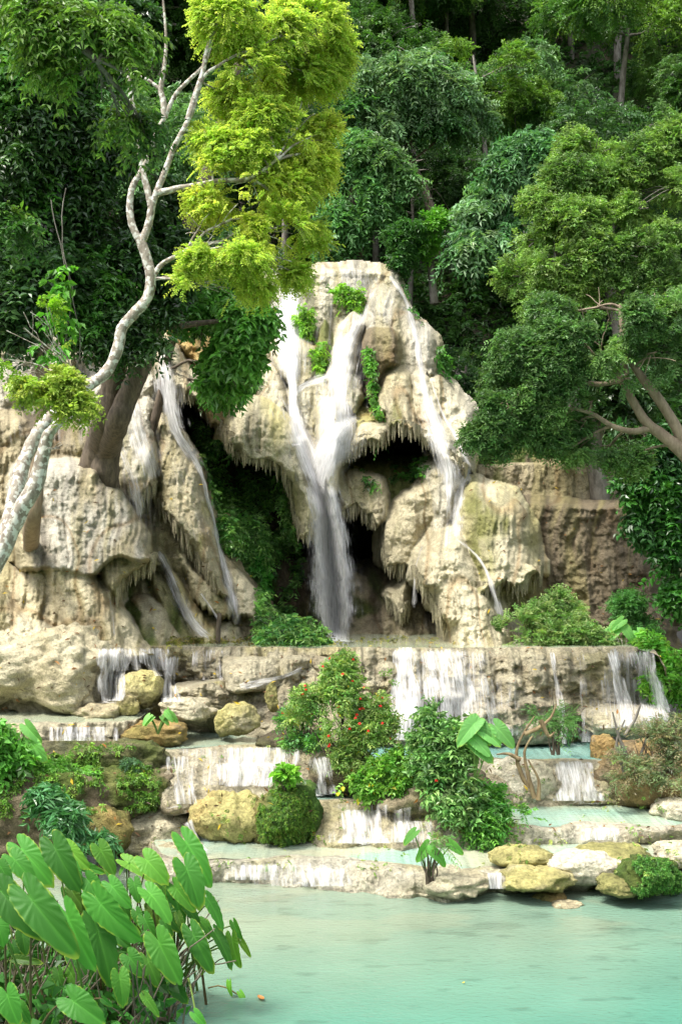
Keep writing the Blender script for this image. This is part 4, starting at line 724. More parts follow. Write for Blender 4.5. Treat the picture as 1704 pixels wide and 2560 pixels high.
# big forked brown trunk, dark crown
zb = float(zq(262,1215))
t_ = TP(27, (258,1280,zb+.9),(262,1215,zb+.45),(262,1180,zb+.3),(270,1120,zb+.1),(292,1060,26.6),(312,1010,26.6),(338,950,26.6),(363,890,26.6),(384,835,26.8),(400,780,27),(440,680,27.2),(480,540,27.5),(530,400,27.8),(565,260,28),(600,150,28.2),(640,60,28.4))
ex = [(TP(26.9,(215,1230,zb+.9),(240,1165,zb+.5),(254,1110,zb+.2),(266,1050),(278,990),(288,930),(296,870),(296,800),(310,700),(270,560),(230,420),(200,260),(160,120)), [.40,.34,.28,.24,.22,.20,.15,.10]),
      (TP(27,(390,810),(440,815),(500,808),(560,800),(600,790)), [.10,.08,.06,.04,.03]), (TP(26.7,(320,880),(270,840),(200,790),(120,760)), [.14,.1,.07,.04])]
bl = [B_(*q) for q in [(150,80,140,24.5),(40,160,130,24),(250,190,120,25),(120,300,130,24.5),(20,380,110,24),(240,360,100,25),(330,60,80,26),(60,500,100,24.5),(180,480,95,25),(250,560,85,25.5),(100,620,95,25),(200,660,80,25.2),(20,680,80,24.5),(150,740,75,25),(260,720,65,25),
     (330,640,60,25.4),(420,690,55,25.8),(390,770,45,25.8),(300,800,55,25),(220,830,50,24.8),(310,870,40,25),(380,860,28,25),(440,620,55,26.5),(350,420,70,27),(450,500,60,28),(360,540,55,26.5)]]
tree("forked_tree", "massive forked brown trunk on the brown dome, its dark crown filling the left edge", W(262,1225,zb), t_, [.34,.33,.31,.28,.24,.225,.215,.205,.20,.18,.17,.15,.14,.12,.1,.08], bl, 12500, .42, 5, .16, .075, (.035,.09,.02), bark=M_BARKD, droop=.75, gap=.40, gs=.9, seed=53, extra=ex, limbr=.05, cols2=(.06,.17,.025), var=.4, shell=.3, mat=M_LEAFG)
# mid green broad leaves hanging between the forked tree and the falls
t_ = TP(29, (350,1180,29.5),(400,1000,29.4),(430,860,29.2),(470,790,28.8),(540,780,28.4))
bl = [B_(*q) for q in [(540,790,60,27.5),(610,800,58,27.5),(580,870,52,27.5),(500,840,42,27.5),(560,920,38,28),(480,760,40,27.8),(590,740,45,28),(560,960,28,29)]]
tree("broad_leaved_tree", "clump of glossy mid-green leaves hanging over the ochre rock beside the falls", W(350,1180,29.5), t_, [.12,.1,.08,.06,.04], bl, 2600, .45, 4, .24, .11, (.09,.25,.04), bark=M_BARKD, droop=.7, gap=.38, gs=1.1, seed=54, limbr=.04, cols2=(.13,.32,.06), var=.3, shell=.3, mat=M_LEAFG)
# straight brown trunk at the left
zb = float(zq(80,1425))
t_ = TP(24.5, (80,1412,zb+1.0),(79,1395,zb+.5),(78,1370,zb+.15),(82,1300),(92,1200),(100,1100),(108,1000),(105,880),(90,740))
bl = [B_(*q) for q in [(90,700,60,24.3),(30,740,60,24.3),(160,680,50,24.5),(40,810,45,24.3)]]
tree("slender_tree", "slender smooth tan trunk standing on the left slope beside the pale stems", W(80,1440,zb), t_, [.24,.2,.17,.155,.15,.14,.12,.08], bl, 900, .5, 5, .2, .09, DRK, bark=bark_mat("tan_bark", (.15,.105,.065), (.25,.19,.12), 8, .15, .5), seed=55, limbr=.04, gap=.4, mat=M_LEAFG)
# overhanging light green branch with long leaves, top left, and hanging creeper
t_ = TP(15, (-260,900,15.5),(-240,500,15.3),(-160,200,15),(-40,60,14.6),(80,30,14.2),(170,90,14),(240,150,14))
bl = [B_(*q) for q in [(70,20,50,14),(130,50,50,14),(190,60,45,14),(230,120,48,14),(290,140,42,14.2),(330,190,34,14.2),(270,60,50,14.2),(330,90,35,14.4),(260,220,45,14.4),(200,190,45,14.3),(300,290,36,14.6),(140,140,50,14.2),(350,320,28,14.8),(380,380,22,15),(20,545,30,15),(60,565,22,15)]]
tree("overhanging_tree", "branch with long drooping bright leaves reaching in from the top left corner", W(-260,900,15.5), t_, [.2,.18,.14,.1,.06,.03], bl, 1300, .34, 5, .105, .042, (.05,.13,.025), bark=M_BARKG, droop=1.0, gap=.42, gs=1.8, seed=56, limbr=.02, cols2=(.13,.25,.04), var=.35, shell=.1)
# right-hand trees
t_ = TP(24, (1800,1330,24.5),(1740,1180,24.3),(1704,1130,24),(1650,1085),(1610,1050),(1570,985),(1540,930),(1500,905))
ex = [(TP(24,(1720,1150),(1690,1070),(1640,990),(1600,940),(1570,890),(1555,830),(1550,760)), [.11,.10,.09,.07,.06,.04]), (TP(24,(1625,1070),(1580,1078),(1530,1065),(1480,1035),(1430,1020)), [.07,.06,.05,.04,.03]), (TP(24,(1555,950),(1500,960),(1440,955),(1390,965),(1360,990)), [.05,.045,.04,.03,.02]), (TP(24,(1572,985),(1565,930),(1560,870),(1575,800)), [.05,.045,.04,.03])]
bl = [B_(*q) for q in [(1250,1010,52,23.6),(1300,960,70,23.6),(1230,1060,36,23.6),(1360,900,85,23.6),(1290,880,60,23.6),(1420,830,90,23.6),(1380,780,60,24),(1500,860,85,23.4),(1480,770,70,24),(1580,800,80,23.6),(1640,880,80,23.4),(1690,780,70,23.6),(1540,930,50,23.6),(1420,960,60,23.8),(1350,1020,55,23.8),(1480,1000,45,24),(1640,760,60,24),(1190,1090,26,23.8),(1440,1060,38,24.3),(1500,1080,30,24.4),(1260,930,40,24),(1330,830,36,24.2),(1290,1070,46,24),(1370,1090,44,24.2),(1440,1110,42,24.4),(1520,1120,42,24.6),(1580,1150,36,24.8),(1240,1120,24,24)]]
tree("bushy_tree", "bushy tree leaning in from the right with bent tan limbs, lower of the pair", W(1800,1330,24.5), t_, [.15,.14,.13,.11,.09,.07,.05,.03], bl, 17000, .28, 6, .085, .038, (.105,.21,.065), bark=bark_mat("tan_limb_bark", (.16,.12,.08), (.28,.22,.15), 8, .3, .4), droop=.35, gap=.46, gs=1.3, seed=57, extra=ex, limbr=.03, cols2=(.17,.30,.09), var=.3, shell=.25)
t_ = TP(30, (1440,1160,31),(1430,1000,30.6),(1410,850,30.4),(1400,740,30),(1420,600,30),(1450,500,30))
bl = [B_(*q) for q in [(1450,380,70,29.5),(1500,360,60,29.5),(1420,450,70,29.2),(1530,450,80,29.2),(1350,520,60,29.2),(1440,560,85,28.8),(1320,600,60,29),(1280,690,45,29),(1380,660,70,28.8),(1500,640,80,28.6),(1600,400,75,29.2),(1680,360,75,29.2),(1620,520,85,28.6),(1700,480,70,28.8),(1590,630,75,28.4),(1680,620,80,28.4),(1330,740,40,29),(1450,720,50,28.8),(1550,720,50,28.6),(1660,710,55,28.4)]]
tree("bushy_tree", "tall billowing light green tree at the right, upper of the right pair", W(1440,1160,31), t_, [.2,.18,.16,.13,.09,.05], bl, 17000, .30, 6, .095, .042, (.13,.24,.06), bark=M_BARKG, droop=.35, gap=.49, gs=1.3, seed=58, limbr=.04, cols2=(.20,.33,.08), var=.3, shell=.35)
t_ = TP(27.5, (1690,1560,28),(1670,1420),(1650,1250),(1660,1120))
bl = [B_(*q) for q in [(1600,1130,52,27),(1670,1120,60,27),(1590,1200,46,27),(1650,1220,60,27),(1700,1300,60,27),(1620,1290,42,27),(1680,1400,50,27),(1720,1480,45,27),(1590,1080,36,27.2),(1690,1200,50,27)]]
tree("dark_shrub_tree", "shaded broad-leaved tree at the right edge beside the brown rock wall", W(1690,1560,28), t_, [.1,.09,.07,.04], bl, 2400, .42, 5, .19, .095, (.035,.12,.025), bark=M_BARKD, droop=.6, gap=.40, gs=1.1, seed=59, limbr=.03, cols2=(.06,.20,.03), var=.35, shell=.3, mat=M_LEAFG)
t_ = TP(33.5, (1510,1330,33.8),(1500,1250),(1485,1150),(1480,1050),(1470,950))
tree("slender_tree", "thin shaded trunk rising behind the right-hand brown ledge", W(1510,1330,33.8), t_, [.26,.24,.22,.2,.16], [B_(1470,930,70,33.5), B_(1560,980,70,33), B_(1400,1010,50,33.2)], 1200, .5, 5, .2, .09, DRK, bark=M_BARKG, seed=60, limbr=.05, mat=M_LEAFG)
# pale drooping-leaved tree in the middle right
t_ = TP(36.5, (1400,820,37.2),(1385,700),(1370,560),(1340,420),(1330,360))
bl = [B_(*q) for q in [(1300,370,42,36),(1350,380,44,36),(1260,420,44,36),(1320,450,50,36),(1210,470,40,36),(1270,510,48,36),(1190,540,38,36),(1230,580,44,35.8),(1170,610,34,35.8),(1130,640,26,35.8),(1290,580,36,36),(1350,520,36,36.2),(1190,650,26,35.8)]]
tree("drooping_tree", "tree with pale blue-green drooping leaf bunches right of centre above the falls", W(1400,820,37.2), t_, [.13,.12,.10,.08,.05], bl, 2000, .7, 7, .22, .085, (.18,.32,.15), bark=M_BARKG, droop=.9, flat=.8, gap=.52, gs=.8, seed=61, limbr=.04, cols2=(.09,.22,.08), var=.3, shell=.3)
t_ = TP(37, (1085,760,37),(1080,700),(1075,640),(1078,590))
tree("small_tree", "small bright green flat-topped tree with pale trunk right of the top lip", W(1085,760,37), t_, [.13,.11,.1,.06], [B_(*q) for q in [(1040,565,40,36.5),(1090,555,38,36.5),(1010,590,30,36.5),(975,610,26,36.5),(1120,580,28,36.6),(1000,640,24,36.6),(1060,600,26,36.6)]], 1500, .4, 6, .14, .06, (.11,.30,.03), bark=M_BARKG, droop=.4, gap=.35, seed=62, limbr=.03, cols2=(.05,.15,.03), shell=.3)
t_ = TP(39, (900,640,39.5),(890,560),(880,480),(890,400))
tree("drooping_tree", "dark-stemmed tree with rounded drooping green bunches straight above the top lip", W(900,640,39.5), t_, [.12,.11,.09,.06], [B_(*q) for q in [(900,380,44,38.5),(950,410,44,38.5),(870,430,40,38.5),(920,470,42,38.5),(990,450,34,38.5),(870,500,30,38.5),(960,510,28,38.5),(850,560,40,38.5),(820,600,34,38)]], 1900, .7, 7, .21, .085, (.12,.24,.08), bark=M_BARKD, droop=.7, flat=.8, gap=.5, seed=63, limbr=.04, cols2=(.11,.26,.08), shell=.3)
t_ = TP(42, (1090,640,42.5),(1080,540),(1050,450),(1000,380),(960,300))
tree("drooping_tree", "large arching silvery-green crown in the upper middle, its dark limbs leaning left", W(1090,640,42.5), t_, [.17,.15,.13,.1,.06], [B_(*q) for q in [(1000,200,60,41),(940,230,56,41),(1060,190,60,41.5),(900,280,50,41),(970,290,50,41),(1050,270,56,41.5),(1120,230,56,42),(1110,310,44,42),(880,180,50,41),(1180,280,40,42),(1030,350,38,41.5),(960,350,30,41.5),(890,330,28,41.5)]], 4200, .7, 7, .21, .08, (.18,.31,.14), bark=M_BARKD, droop=.6, flat=.8, gap=.52, gs=.7, seed=64, limbr=.05, cols2=(.07,.18,.05), shell=.3)
# hanging creepers on the left
for j, (x0, y0, y1, dx) in enumerate(((150,500,900,26),(176,470,1000,-22))):
    A = Acc(); yy = np.linspace(y0, y1, 16); tube(A, W(x0 + dx*np.sin(yy/95 + j*2) + 5*noise(yy/30, j, 0, 9), yy, 22), np.full(16, .009), 5, (.16,.14,.10)); root = empty("creeper", W(x0, y1, 22), ["long bare creeper hanging beside the dark left crown", "leafy creeper hanging in front of the dark left crown", "short creeper near the top left corner", "thin creeper among the right-hand bushy crowns"][j], "creeper")
    A.build("stem", M_BARKG, root)
    if j == 1:
        A = Acc(); r = np.random.default_rng(71); yy = 600 + 260*r.random(60); frond_leaves(A, W(150 + 22*r.normal(size=60), yy + 60, 21.8), r.normal(size=(60,3)), .25, 3, .19, .09, (.10,.30,.03), .25, .9, r=r); A.build("foliage", M_LEAF, root, smooth=False)

# ------------------------------------------------------------------ shrubs and small plants
def shrub(name, label, px, py, D, hpx, wpx, n, L, k, ll, lw, col, cols2=None, seed=0, stems=9, droop=.4, blobs=None, flowers=0, mat=None, cat="shrub", yellow=0, flat=.5, group=None, gap=.45):
    base = W(px, py, D); root = empty(name, base, label, cat, group); r = np.random.default_rng(seed); h, w = hpx/F*D, wpx/F*D
    if blobs is None: blobs = [(base + np.array([w*.5*(r.random()*1.5-.75), w*.3*(r.random()-.5), h*(.3 + .55*r.random())]), w*(.2 + .14*r.random())) for _ in range(7)]
    A = Acc()
    for j in range(stems):
        c = blobs[j % len(blobs)][0] + .3*blobs[j % len(blobs)][1]*r.normal(size=3); limb(A, base + np.array([.25*w*(r.random()-.5), .1*w*(r.random()-.5), -.05]), c, .012 + .006*h, .004, .05, 7, 5, seed+j, .08)
    A.build("stem", M_BARKD, root); A = Acc(); P_, d = crown_pts(blobs, n, r, .2, gap, 2.2, seed); d = d + .5*r.normal(size=d.shape) + np.array([0,0,.3])
    hm = r.random(len(P_)) > (.45 if cols2 is not None else -1)
    frond_leaves(A, P_[hm], d[hm], L, k, ll, lw, col, .25, droop, r=r, flat=flat)
    if cols2 is not None: frond_leaves(A, P_[~hm], d[~hm], L, k, ll, lw, cols2, .25, droop, r=r, flat=flat)
    if yellow: m = r.random(len(P_)) < yellow; frond_leaves(A, P_[m], d[m], L*.8, 2, ll*1.3, lw*1.4, (.55,.48,.04), .2, droop+.4, r=r, flat=flat)
    A.build("foliage", mat or M_LEAF, root, smooth=False)
    for j in range(flowers):
        i = r.integers(len(P_)); c = P_[i] + d[i]*.12 + np.array([0,-.12,0]); Fa = Acc(); nn = 6; a = np.arange(nn)/nn*6.283; dd = unit(np.stack([np.cos(a)*.5, np.sin(a)*.5-.2, -.9+0*a], -1))
        Fa.add(*leaves(np.repeat(c[None], nn, 0), dd, unit(r.normal(size=(nn,3))), np.full(nn,.05), np.full(nn,.028), np.tile((.75,.03,.02), (nn,1)))); Fa.build("flower", M_PET, root, smooth=False)
    return root
rb = lambda lst: [B_(*q) for q in lst]
shrub("flowering_shrub", "tall shrub with many small red flowers in the middle of the terraces", 870, 1930, 21.8, 300, 240, 2300, .2, 5, .075, .030, (.20,.35,.09), (.34,.46,.14), 81, 26, .4, gap=.36, blobs= rb([(850,1680,44,21.6),(880,1740,52,21.5),(810,1740,40,21.6),(930,1760,40,21.6),(960,1700,24,21.8),(860,1650,22,21.7),(840,1810,60,21.4),(920,1840,56,21.4),(960,1810,36,21.5),(790,1800,36,21.5),(760,1740,26,21.6),(880,1890,50,21.4),(950,1900,48,21.2),(740,1790,26,21.8)]), flowers=48, yellow=.03)
shrub("leafy_bush", "yellow-green trailing bush spilling under the red-flowered shrub", 960, 1985, 21.2, 150, 180, 1000, .2, 4, .10, .055, (.20,.40,.06), (.11,.28,.04), 82, 12, .6, rb([(960,1930,46,20.9),(1010,1900,44,21),(920,1960,34,20.8),(1000,1960,40,20.8),(1050,1900,34,21),(880,1965,26,20.9)]), yellow=.05)
shrub("leafy_bush", "dense rich-green bush with large whorled leaves right of the flowering shrub", 1110, 2010, 20.9, 250, 200, 1300, .26, 4, .13, .06, (.12,.27,.07), (.22,.38,.12), 83, 16, .5, rb([(1090,1790,38,20.7),(1130,1800,38,20.7),(1110,1840,46,20.5),(1070,1850,36,20.6),(1150,1870,34,20.6),(1110,1900,50,20.4),(1160,1940,44,20.4),(1100,1960,46,20.3),(1170,2000,44,20.2),(1130,2030,34,20.1),(1200,2040,34,20.1),(1060,1930,36,20.6)]), flowers=6, mat=M_LEAFG)
shrub("leafy_bush", "low fern-like green clump tumbling down the right end of the planted mound", 1260, 2060, 20.6, 110, 150, 800, .26, 7, .085, .03, (.14,.36,.05), (.07,.22,.04), 84, 8, .6, rb([(1250,1990,34,20.5),(1280,2010,30,20.4),(1300,2040,30,20.3),(1230,2030,34,20.3),(1210,2080,30,20.1),(1270,2060,30,20.2)]))
shrub("leafy_bush", "round pale green bush on the shelf in front of the cave", 735, 1612, 27.2, 80, 150, 900, .34, 5, .17, .06, (.24,.42,.12), (.10,.26,.07), 85, 8, .7, rb([(700,1585,30,27),(740,1570,32,27),(775,1588,28,27),(720,1600,26,26.8),(760,1602,26,26.8),(680,1602,20,26.8)]))
shrub("leafy_bush", "wide scrubby bush on the right of the shelf below the big dome", 1340, 1612, 27, 120, 260, 2600, .3, 7, .09, .032, (.17,.32,.08), (.28,.38,.14), 86, 14, .3, rb([(1270,1580,34,27),(1310,1560,38,27),(1360,1540,40,27.2),(1410,1530,38,27.4),(1430,1570,36,27),(1380,1590,34,26.8),(1320,1600,30,26.8),(1260,1600,26,26.8),(1460,1590,36,26.8),(1500,1600,30,26.8),(1400,1500,22,27.4)]))
shrub("leafy_bush", "feathery dark green sapling above the taro at the shelf's right end", 1580, 1600, 27.4, 110, 90, 500, .34, 7, .10, .035, (.09,.24,.06), None, 87, 6, .2, rb([(1570,1510,22,27.4),(1590,1545,26,27.4),(1550,1530,18,27.4),(1600,1580,24,27.2)]))
shrub("leafy_bush", "bright green plants spilling off the shelf's right end", 1660, 1720, 26.2, 130, 110, 1100, .28, 5, .13, .06, (.13,.38,.04), (.20,.42,.05), 88, 8, .6, rb([(1645,1650,34,25.4),(1650,1700,36,25.2),(1630,1630,26,25.8),(1680,1660,34,26.2),(1670,1710,32,26),(1700,1740,34,25.8),(1620,1610,24,26.6)]))
shrub("leafy_bush", "dark green bush with long pointed leaves on the left bank", 190, 2110, 19.2, 170, 170, 420, .28, 5, .17, .05, (.05,.17,.045), (.09,.25,.09), 89, 8, .8, rb([(150,2020,34,19),(190,2040,40,18.9),(230,2060,34,18.9),(170,2080,34,18.8),(120,1990,24,19.1),(240,2100,24,18.8)]), mat=M_LEAFG)
shrub("fern_clump", "light green ferns on the mossy left bank", 110, 1960, 20.6, 90, 240, 420, .34, 10, .085, .024, (.18,.42,.06), (.12,.30,.05), 90, 6, .7, rb([(40,1920,30,20.4),(90,1930,28,20.4),(150,1925,26,20.5),(200,1950,24,20.5),(20,1960,28,20.3),(180,2000,20,20.4)]))
shrub("leafy_bush", "small green bush at the left edge above the ferns", 10, 1950, 20.2, 170, 120, 350, .3, 4, .15, .085, (.12,.34,.05), None, 91, 6, .6, rb([(0,1880,34,20),(40,1900,26,20),(-20,1840,30,20),(20,1930,26,20)]))
shrub("leafy_bush", "bright lime-leaved plant perched on the green mossy boulder", 716, 1975, 20.3, 70, 80, 150, .12, 3, .13, .085, (.24,.50,.06), (.18,.42,.05), 92, 6, .5, rb([(715,1935,20,20.2),(690,1950,15,20.1),(735,1955,15,20.1),(712,1968,14,20)]))
shrub("leafy_bush", "tiny spiky plant at the foot of the ochre hummock", 325, 1930, 21.2, 24, 40, 60, .1, 5, .09, .022, (.12,.24,.12), None, 93, 3, .3)
shrub("twiggy_shrub", "grey-green twiggy shrub on the right-hand bank", 1640, 1940, 21.8, 150, 230, 900, .26, 6, .07, .022, (.20,.27,.13), (.30,.26,.15), 94, 40, .4, rb([(1600,1850,34,21.8),(1650,1830,38,21.8),(1690,1860,38,21.8),(1560,1900,30,21.7),(1620,1920,40,21.6),(1680,1940,40,21.5),(1700,1800,30,22),(1540,1950,26,21.6)]))
shrub("twiggy_shrub", "thin wispy sapling in front of the shelf wall", 1385, 1880, 22.6, 160, 110, 160, .3, 7, .07, .018, (.16,.32,.10), None, 95, 9, .3, rb([(1380,1740,26,22.6),(1350,1790,24,22.6),(1410,1800,28,22.6),(1385,1840,24,22.6)]))
shrub("leafy_bush", "deep green tuft by the dark hole at the foot of the shelf wall", 1420, 1850, 23.4, 60, 80, 160, .2, 5, .12, .04, (.06,.19,.05), None, 96, 4, .5, rb([(1400,1810,18,23.3),(1440,1805,20,23.3),(1415,1830,18,23.3)]), mat=M_LEAFG)
shrub("leafy_bush", "slim bushy plant left of the flowering shrub", 760, 1860, 22.8, 170, 110, 420, .2, 4, .09, .04, (.17,.38,.08), (.10,.26,.08), 97, 14, .4, rb([(770,1740,24,22.6),(750,1780,28,22.6),(720,1800,22,22.6),(780,1790,26,22.5),(730,1850,22,22.5),(790,1850,24,22.4)]))
# trailing greenery on rock faces and in the caves
def cling(name, label, poly, n, L, k, ll, lw, col, cols2, seed, cat, dens=.3, out=.08):
    r = np.random.default_rng(seed); S = np.array(poly, float); a, b = S.min(0), S.max(0); q = a + (b-a)*r.random((n*3, 2)); ins = np.zeros(len(q), bool)
    for p0, p1 in zip(S, np.roll(S, -1, 0)): 
        if p0[1] != p1[1]: ins ^= ((p0[1] > q[:, 1]) != (p1[1] > q[:, 1])) & (q[:, 0] < (p1[0]-p0[0])*(q[:, 1]-p0[1])/(p1[1]-p0[1]) + p0[0])
    q = q[ins]; q = q[fbm(q[:, 0]/40, q[:, 1]/50, seed, seed, 3) > dens - .5][:n]; D = zq(q[:, 0], q[:, 1]); ok = D < 100; P_ = W(q[:, 0], q[:, 1], D - out)[ok]; A = Acc()
    d = r.normal(size=P_.shape) + np.array([0, -.8, -.2]); h = r.random(len(P_)) > .45
    frond_leaves(A, P_[h], d[h], L, k, ll, lw, col, .35, .8, r=r); frond_leaves(A, P_[~h], d[~h], L, k, ll, lw, cols2, .35, .8, r=r)
    return tag(A.build(name, M_LEAF, smooth=False), label, cat, kind="stuff")
cling("cave_ferns", "dark ferns clinging to the back of the cave left of the main fall", [(480,1040),(560,1110),(700,1180),(730,1300),(760,1420),(700,1600),(640,1600),(640,1450),(560,1330),(510,1180)], 3200, .28, 5, .13, .06, (.09,.22,.05), (.20,.38,.10), 700, "ferns")
cling("wall_moss", "bright green moss and creepers on the rock beside the cave's left side", [(545,1265),(600,1275),(650,1330),(675,1420),(675,1520),(640,1500),(590,1400),(550,1340)], 1100, .16, 5, .07, .04, (.05,.22,.03), (.09,.30,.04), 701, "moss")
cling("ledge_plants", "small plants on the ledge inside the upper right cave", [(860,1120),(1000,1100),(1080,1150),(1060,1200),(960,1200),(940,1240),(900,1180)], 260, .24, 5, .12, .055, (.05,.15,.03), (.10,.28,.04), 702, "plants", .5)
cling("creeping_plants", "green creepers trailing down the left of the brown knob in the falls", [(905,870),(930,870),(945,1000),(960,1050),(945,1060),(925,980)], 260, .16, 5, .08, .045, (.10,.28,.05), (.16,.36,.05), 703, "creepers", .2)
cling("hanging_greenery", "lime green bushes hanging from the top lip between the threads of water", [(760,680),(800,700),(830,720),(900,700),(910,750),(870,790),(840,770),(815,800),(815,930),(790,930),(775,850),(740,800)], 900, .26, 6, .10, .045, (.22,.42,.04), (.15,.34,.04), 704, "greenery", .4, .25)
cling("hanging_greenery", "tangle of green plants below the broad leaves left of the falls", [(500,900),(600,930),(650,880),(650,960),(620,1000),(570,1010),(545,960)], 500, .22, 5, .12, .055, (.09,.24,.04), (.16,.34,.06), 705, "greenery", .4)
cling("bank_greenery", "green weeds along the right flank of the falls", [(1000,700),(1040,720),(1090,840),(1130,930),(1200,1000),(1150,960),(1090,930),(1090,850),(1020,770)], 700, .35, 5, .15, .07, (.06,.19,.03), (.10,.28,.04), 706, "weeds", .3)
cling("bank_moss", "green moss and weeds on the left banks", [(40,1860),(400,1860),(400,1960),(200,1965),(400,1980),(390,2020),(0,2040),(0,1870)], 1500, .10, 4, .05, .026, (.10,.22,.03), (.18,.32,.05), 707, "moss", .45, .02)
cling("boulder_moss", "velvety moss on the big green boulder below the middle terrace", [(655,1985),(700,1965),(760,1975),(790,2030),(785,2095),(720,2108),(650,2100),(640,2040)], 2600, .05, 4, .028, .016, (.10,.22,.03), (.19,.30,.05), 709, "moss", .2, .015)
cling("boulder_moss", "velvety moss on the green boulder at the pool's right edge", [(1560,2170),(1600,2140),(1660,2145),(1700,2180),(1700,2225),(1600,2235),(1570,2210)], 2200, .05, 4, .028, .016, (.08,.22,.04), (.15,.30,.06), 710, "moss", .2, .015)
cling("terrace_weeds", "scattered tiny weeds and moss tufts on the lower terraces", [(380,1860),(850,1860),(1700,1900),(1700,2180),(1000,2190),(700,2180),(380,2150)], 500, .07, 3, .05, .025, (.16,.30,.05), (.28,.34,.08), 711, "weeds", .62, .02)
cling("shelf_moss", "low moss and litter along the back of the shelf", [(370,1590),(640,1590),(900,1592),(1140,1592),(1140,1612),(370,1612)], 500, .12, 4, .07, .035, (.20,.22,.04), (.30,.26,.08), 708, "moss", .4, .03)

# ------------------------------------------------------------------ taro in the front left corner
HA = np.array([0,15,30,50,70,90,110,130,150,163,172,180]); HRr = np.array([1.0,.90,.70,.575,.515,.49,.50,.52,.50,.40,.22,.10])
def taro_leaf(root, ax, ay, tx, ty, D, r, colr, wscale=1.0, bright=1.0):
    a = W(ax, ay, D); L = math.hypot(tx-ax, ty-ay)/F*D*.97; b = W(tx, ty, D - .35*L); d = unit(b - a)
    nrm = unit(np.array([.35*r.normal() - .15, -.74, .60 + .2*r.normal()])); sd = unit(np.cross(d, nrm)); nrm = np.cross(sd, d)
    th = np.linspace(0, 2*math.pi, 72, endpoint=False); deg = np.degrees(np.minimum(th, 2*math.pi-th)); rad = np.interp(deg, HA, HRr)
    rad = rad*(1 + .018*np.sin(th*23 + r.random()*6)) ; rk = np.linspace(.012, 1, 9)[1:]*1.0; rk = np.concatenate([[.012], rk])[:8] if False else np.array([.012,.15,.3,.45,.6,.75,.9,1.0])
    X = (rk[:, None]*rad*np.cos(th))*L; Y = (rk[:, None]*rad*np.sin(th))*L*(.56*wscale + .07)
    roll = .18 + .42*r.random(); ph = r.random()*6
    Zz = np.abs(Y)*roll - .30*np.maximum(X, 0)**2/L - .20*np.maximum(-X, 0)**2/L - .42*Y**2/L
    Zz = Zz + L*.016*(rk[:, None]**3)*np.sin(th*17 + ph) + L*.018*np.sin((X/L*1.0 - np.abs(Y)/L*.55)*52)*(np.abs(Y)/L)**.6
    P_ = a + X[..., None]*d + Y[..., None]*sd + Zz[..., None]*nrm; V = np.concatenate([[a], P_.reshape(-1, 3)])
    Fq = grid_faces(8, 72, True) + 1; tri = np.stack([np.zeros(72, int), 1 + np.arange(72), 1 + (np.arange(72)+1) % 72, 1 + (np.arange(72)+1) % 72], -1)
    Fq = np.concatenate([Fq, tri[:, [0, 1, 2, 2]]*1])
    base = np.asarray(colr)*bright; vein = np.abs(((X/L - np.abs(Y)/L*.55)*5.2) % 1 - .5)*2; mid = np.exp(-(Y/L/.018)**2) + .35*np.exp(-((1-vein)/.10)**2)
    C_ = base*(1 + .10*fbm(X/L*3, Y/L*3, ph, 3, 2))[..., None]; C_ = C_*(1 + .3*np.clip(mid, 0, 1))[..., None] + np.clip(mid, 0, 1)[..., None]*np.array((.012,.022,.004))
    edge = sm(.90, 1.0, rk[:, None]*np.ones((1, 72))) * sm(-.3, .4, noise(th*3 + ph, ph, 0, 5))[None]; C_ = C_*(1-.7*edge[..., None]) + np.array((.34,.42,.05))*.7*edge[..., None]
    C_ = np.concatenate([[C_[0, 0]], C_.reshape(-1, 3)])
    me = mesh("leaf", V, Fq[:-72], M_TARO, root, col=C_); 
    # centre fan
    bm = Acc(); return me, a, nrm, d
TZ = lambda x, y: (x*.408, 2080 + y*.408)
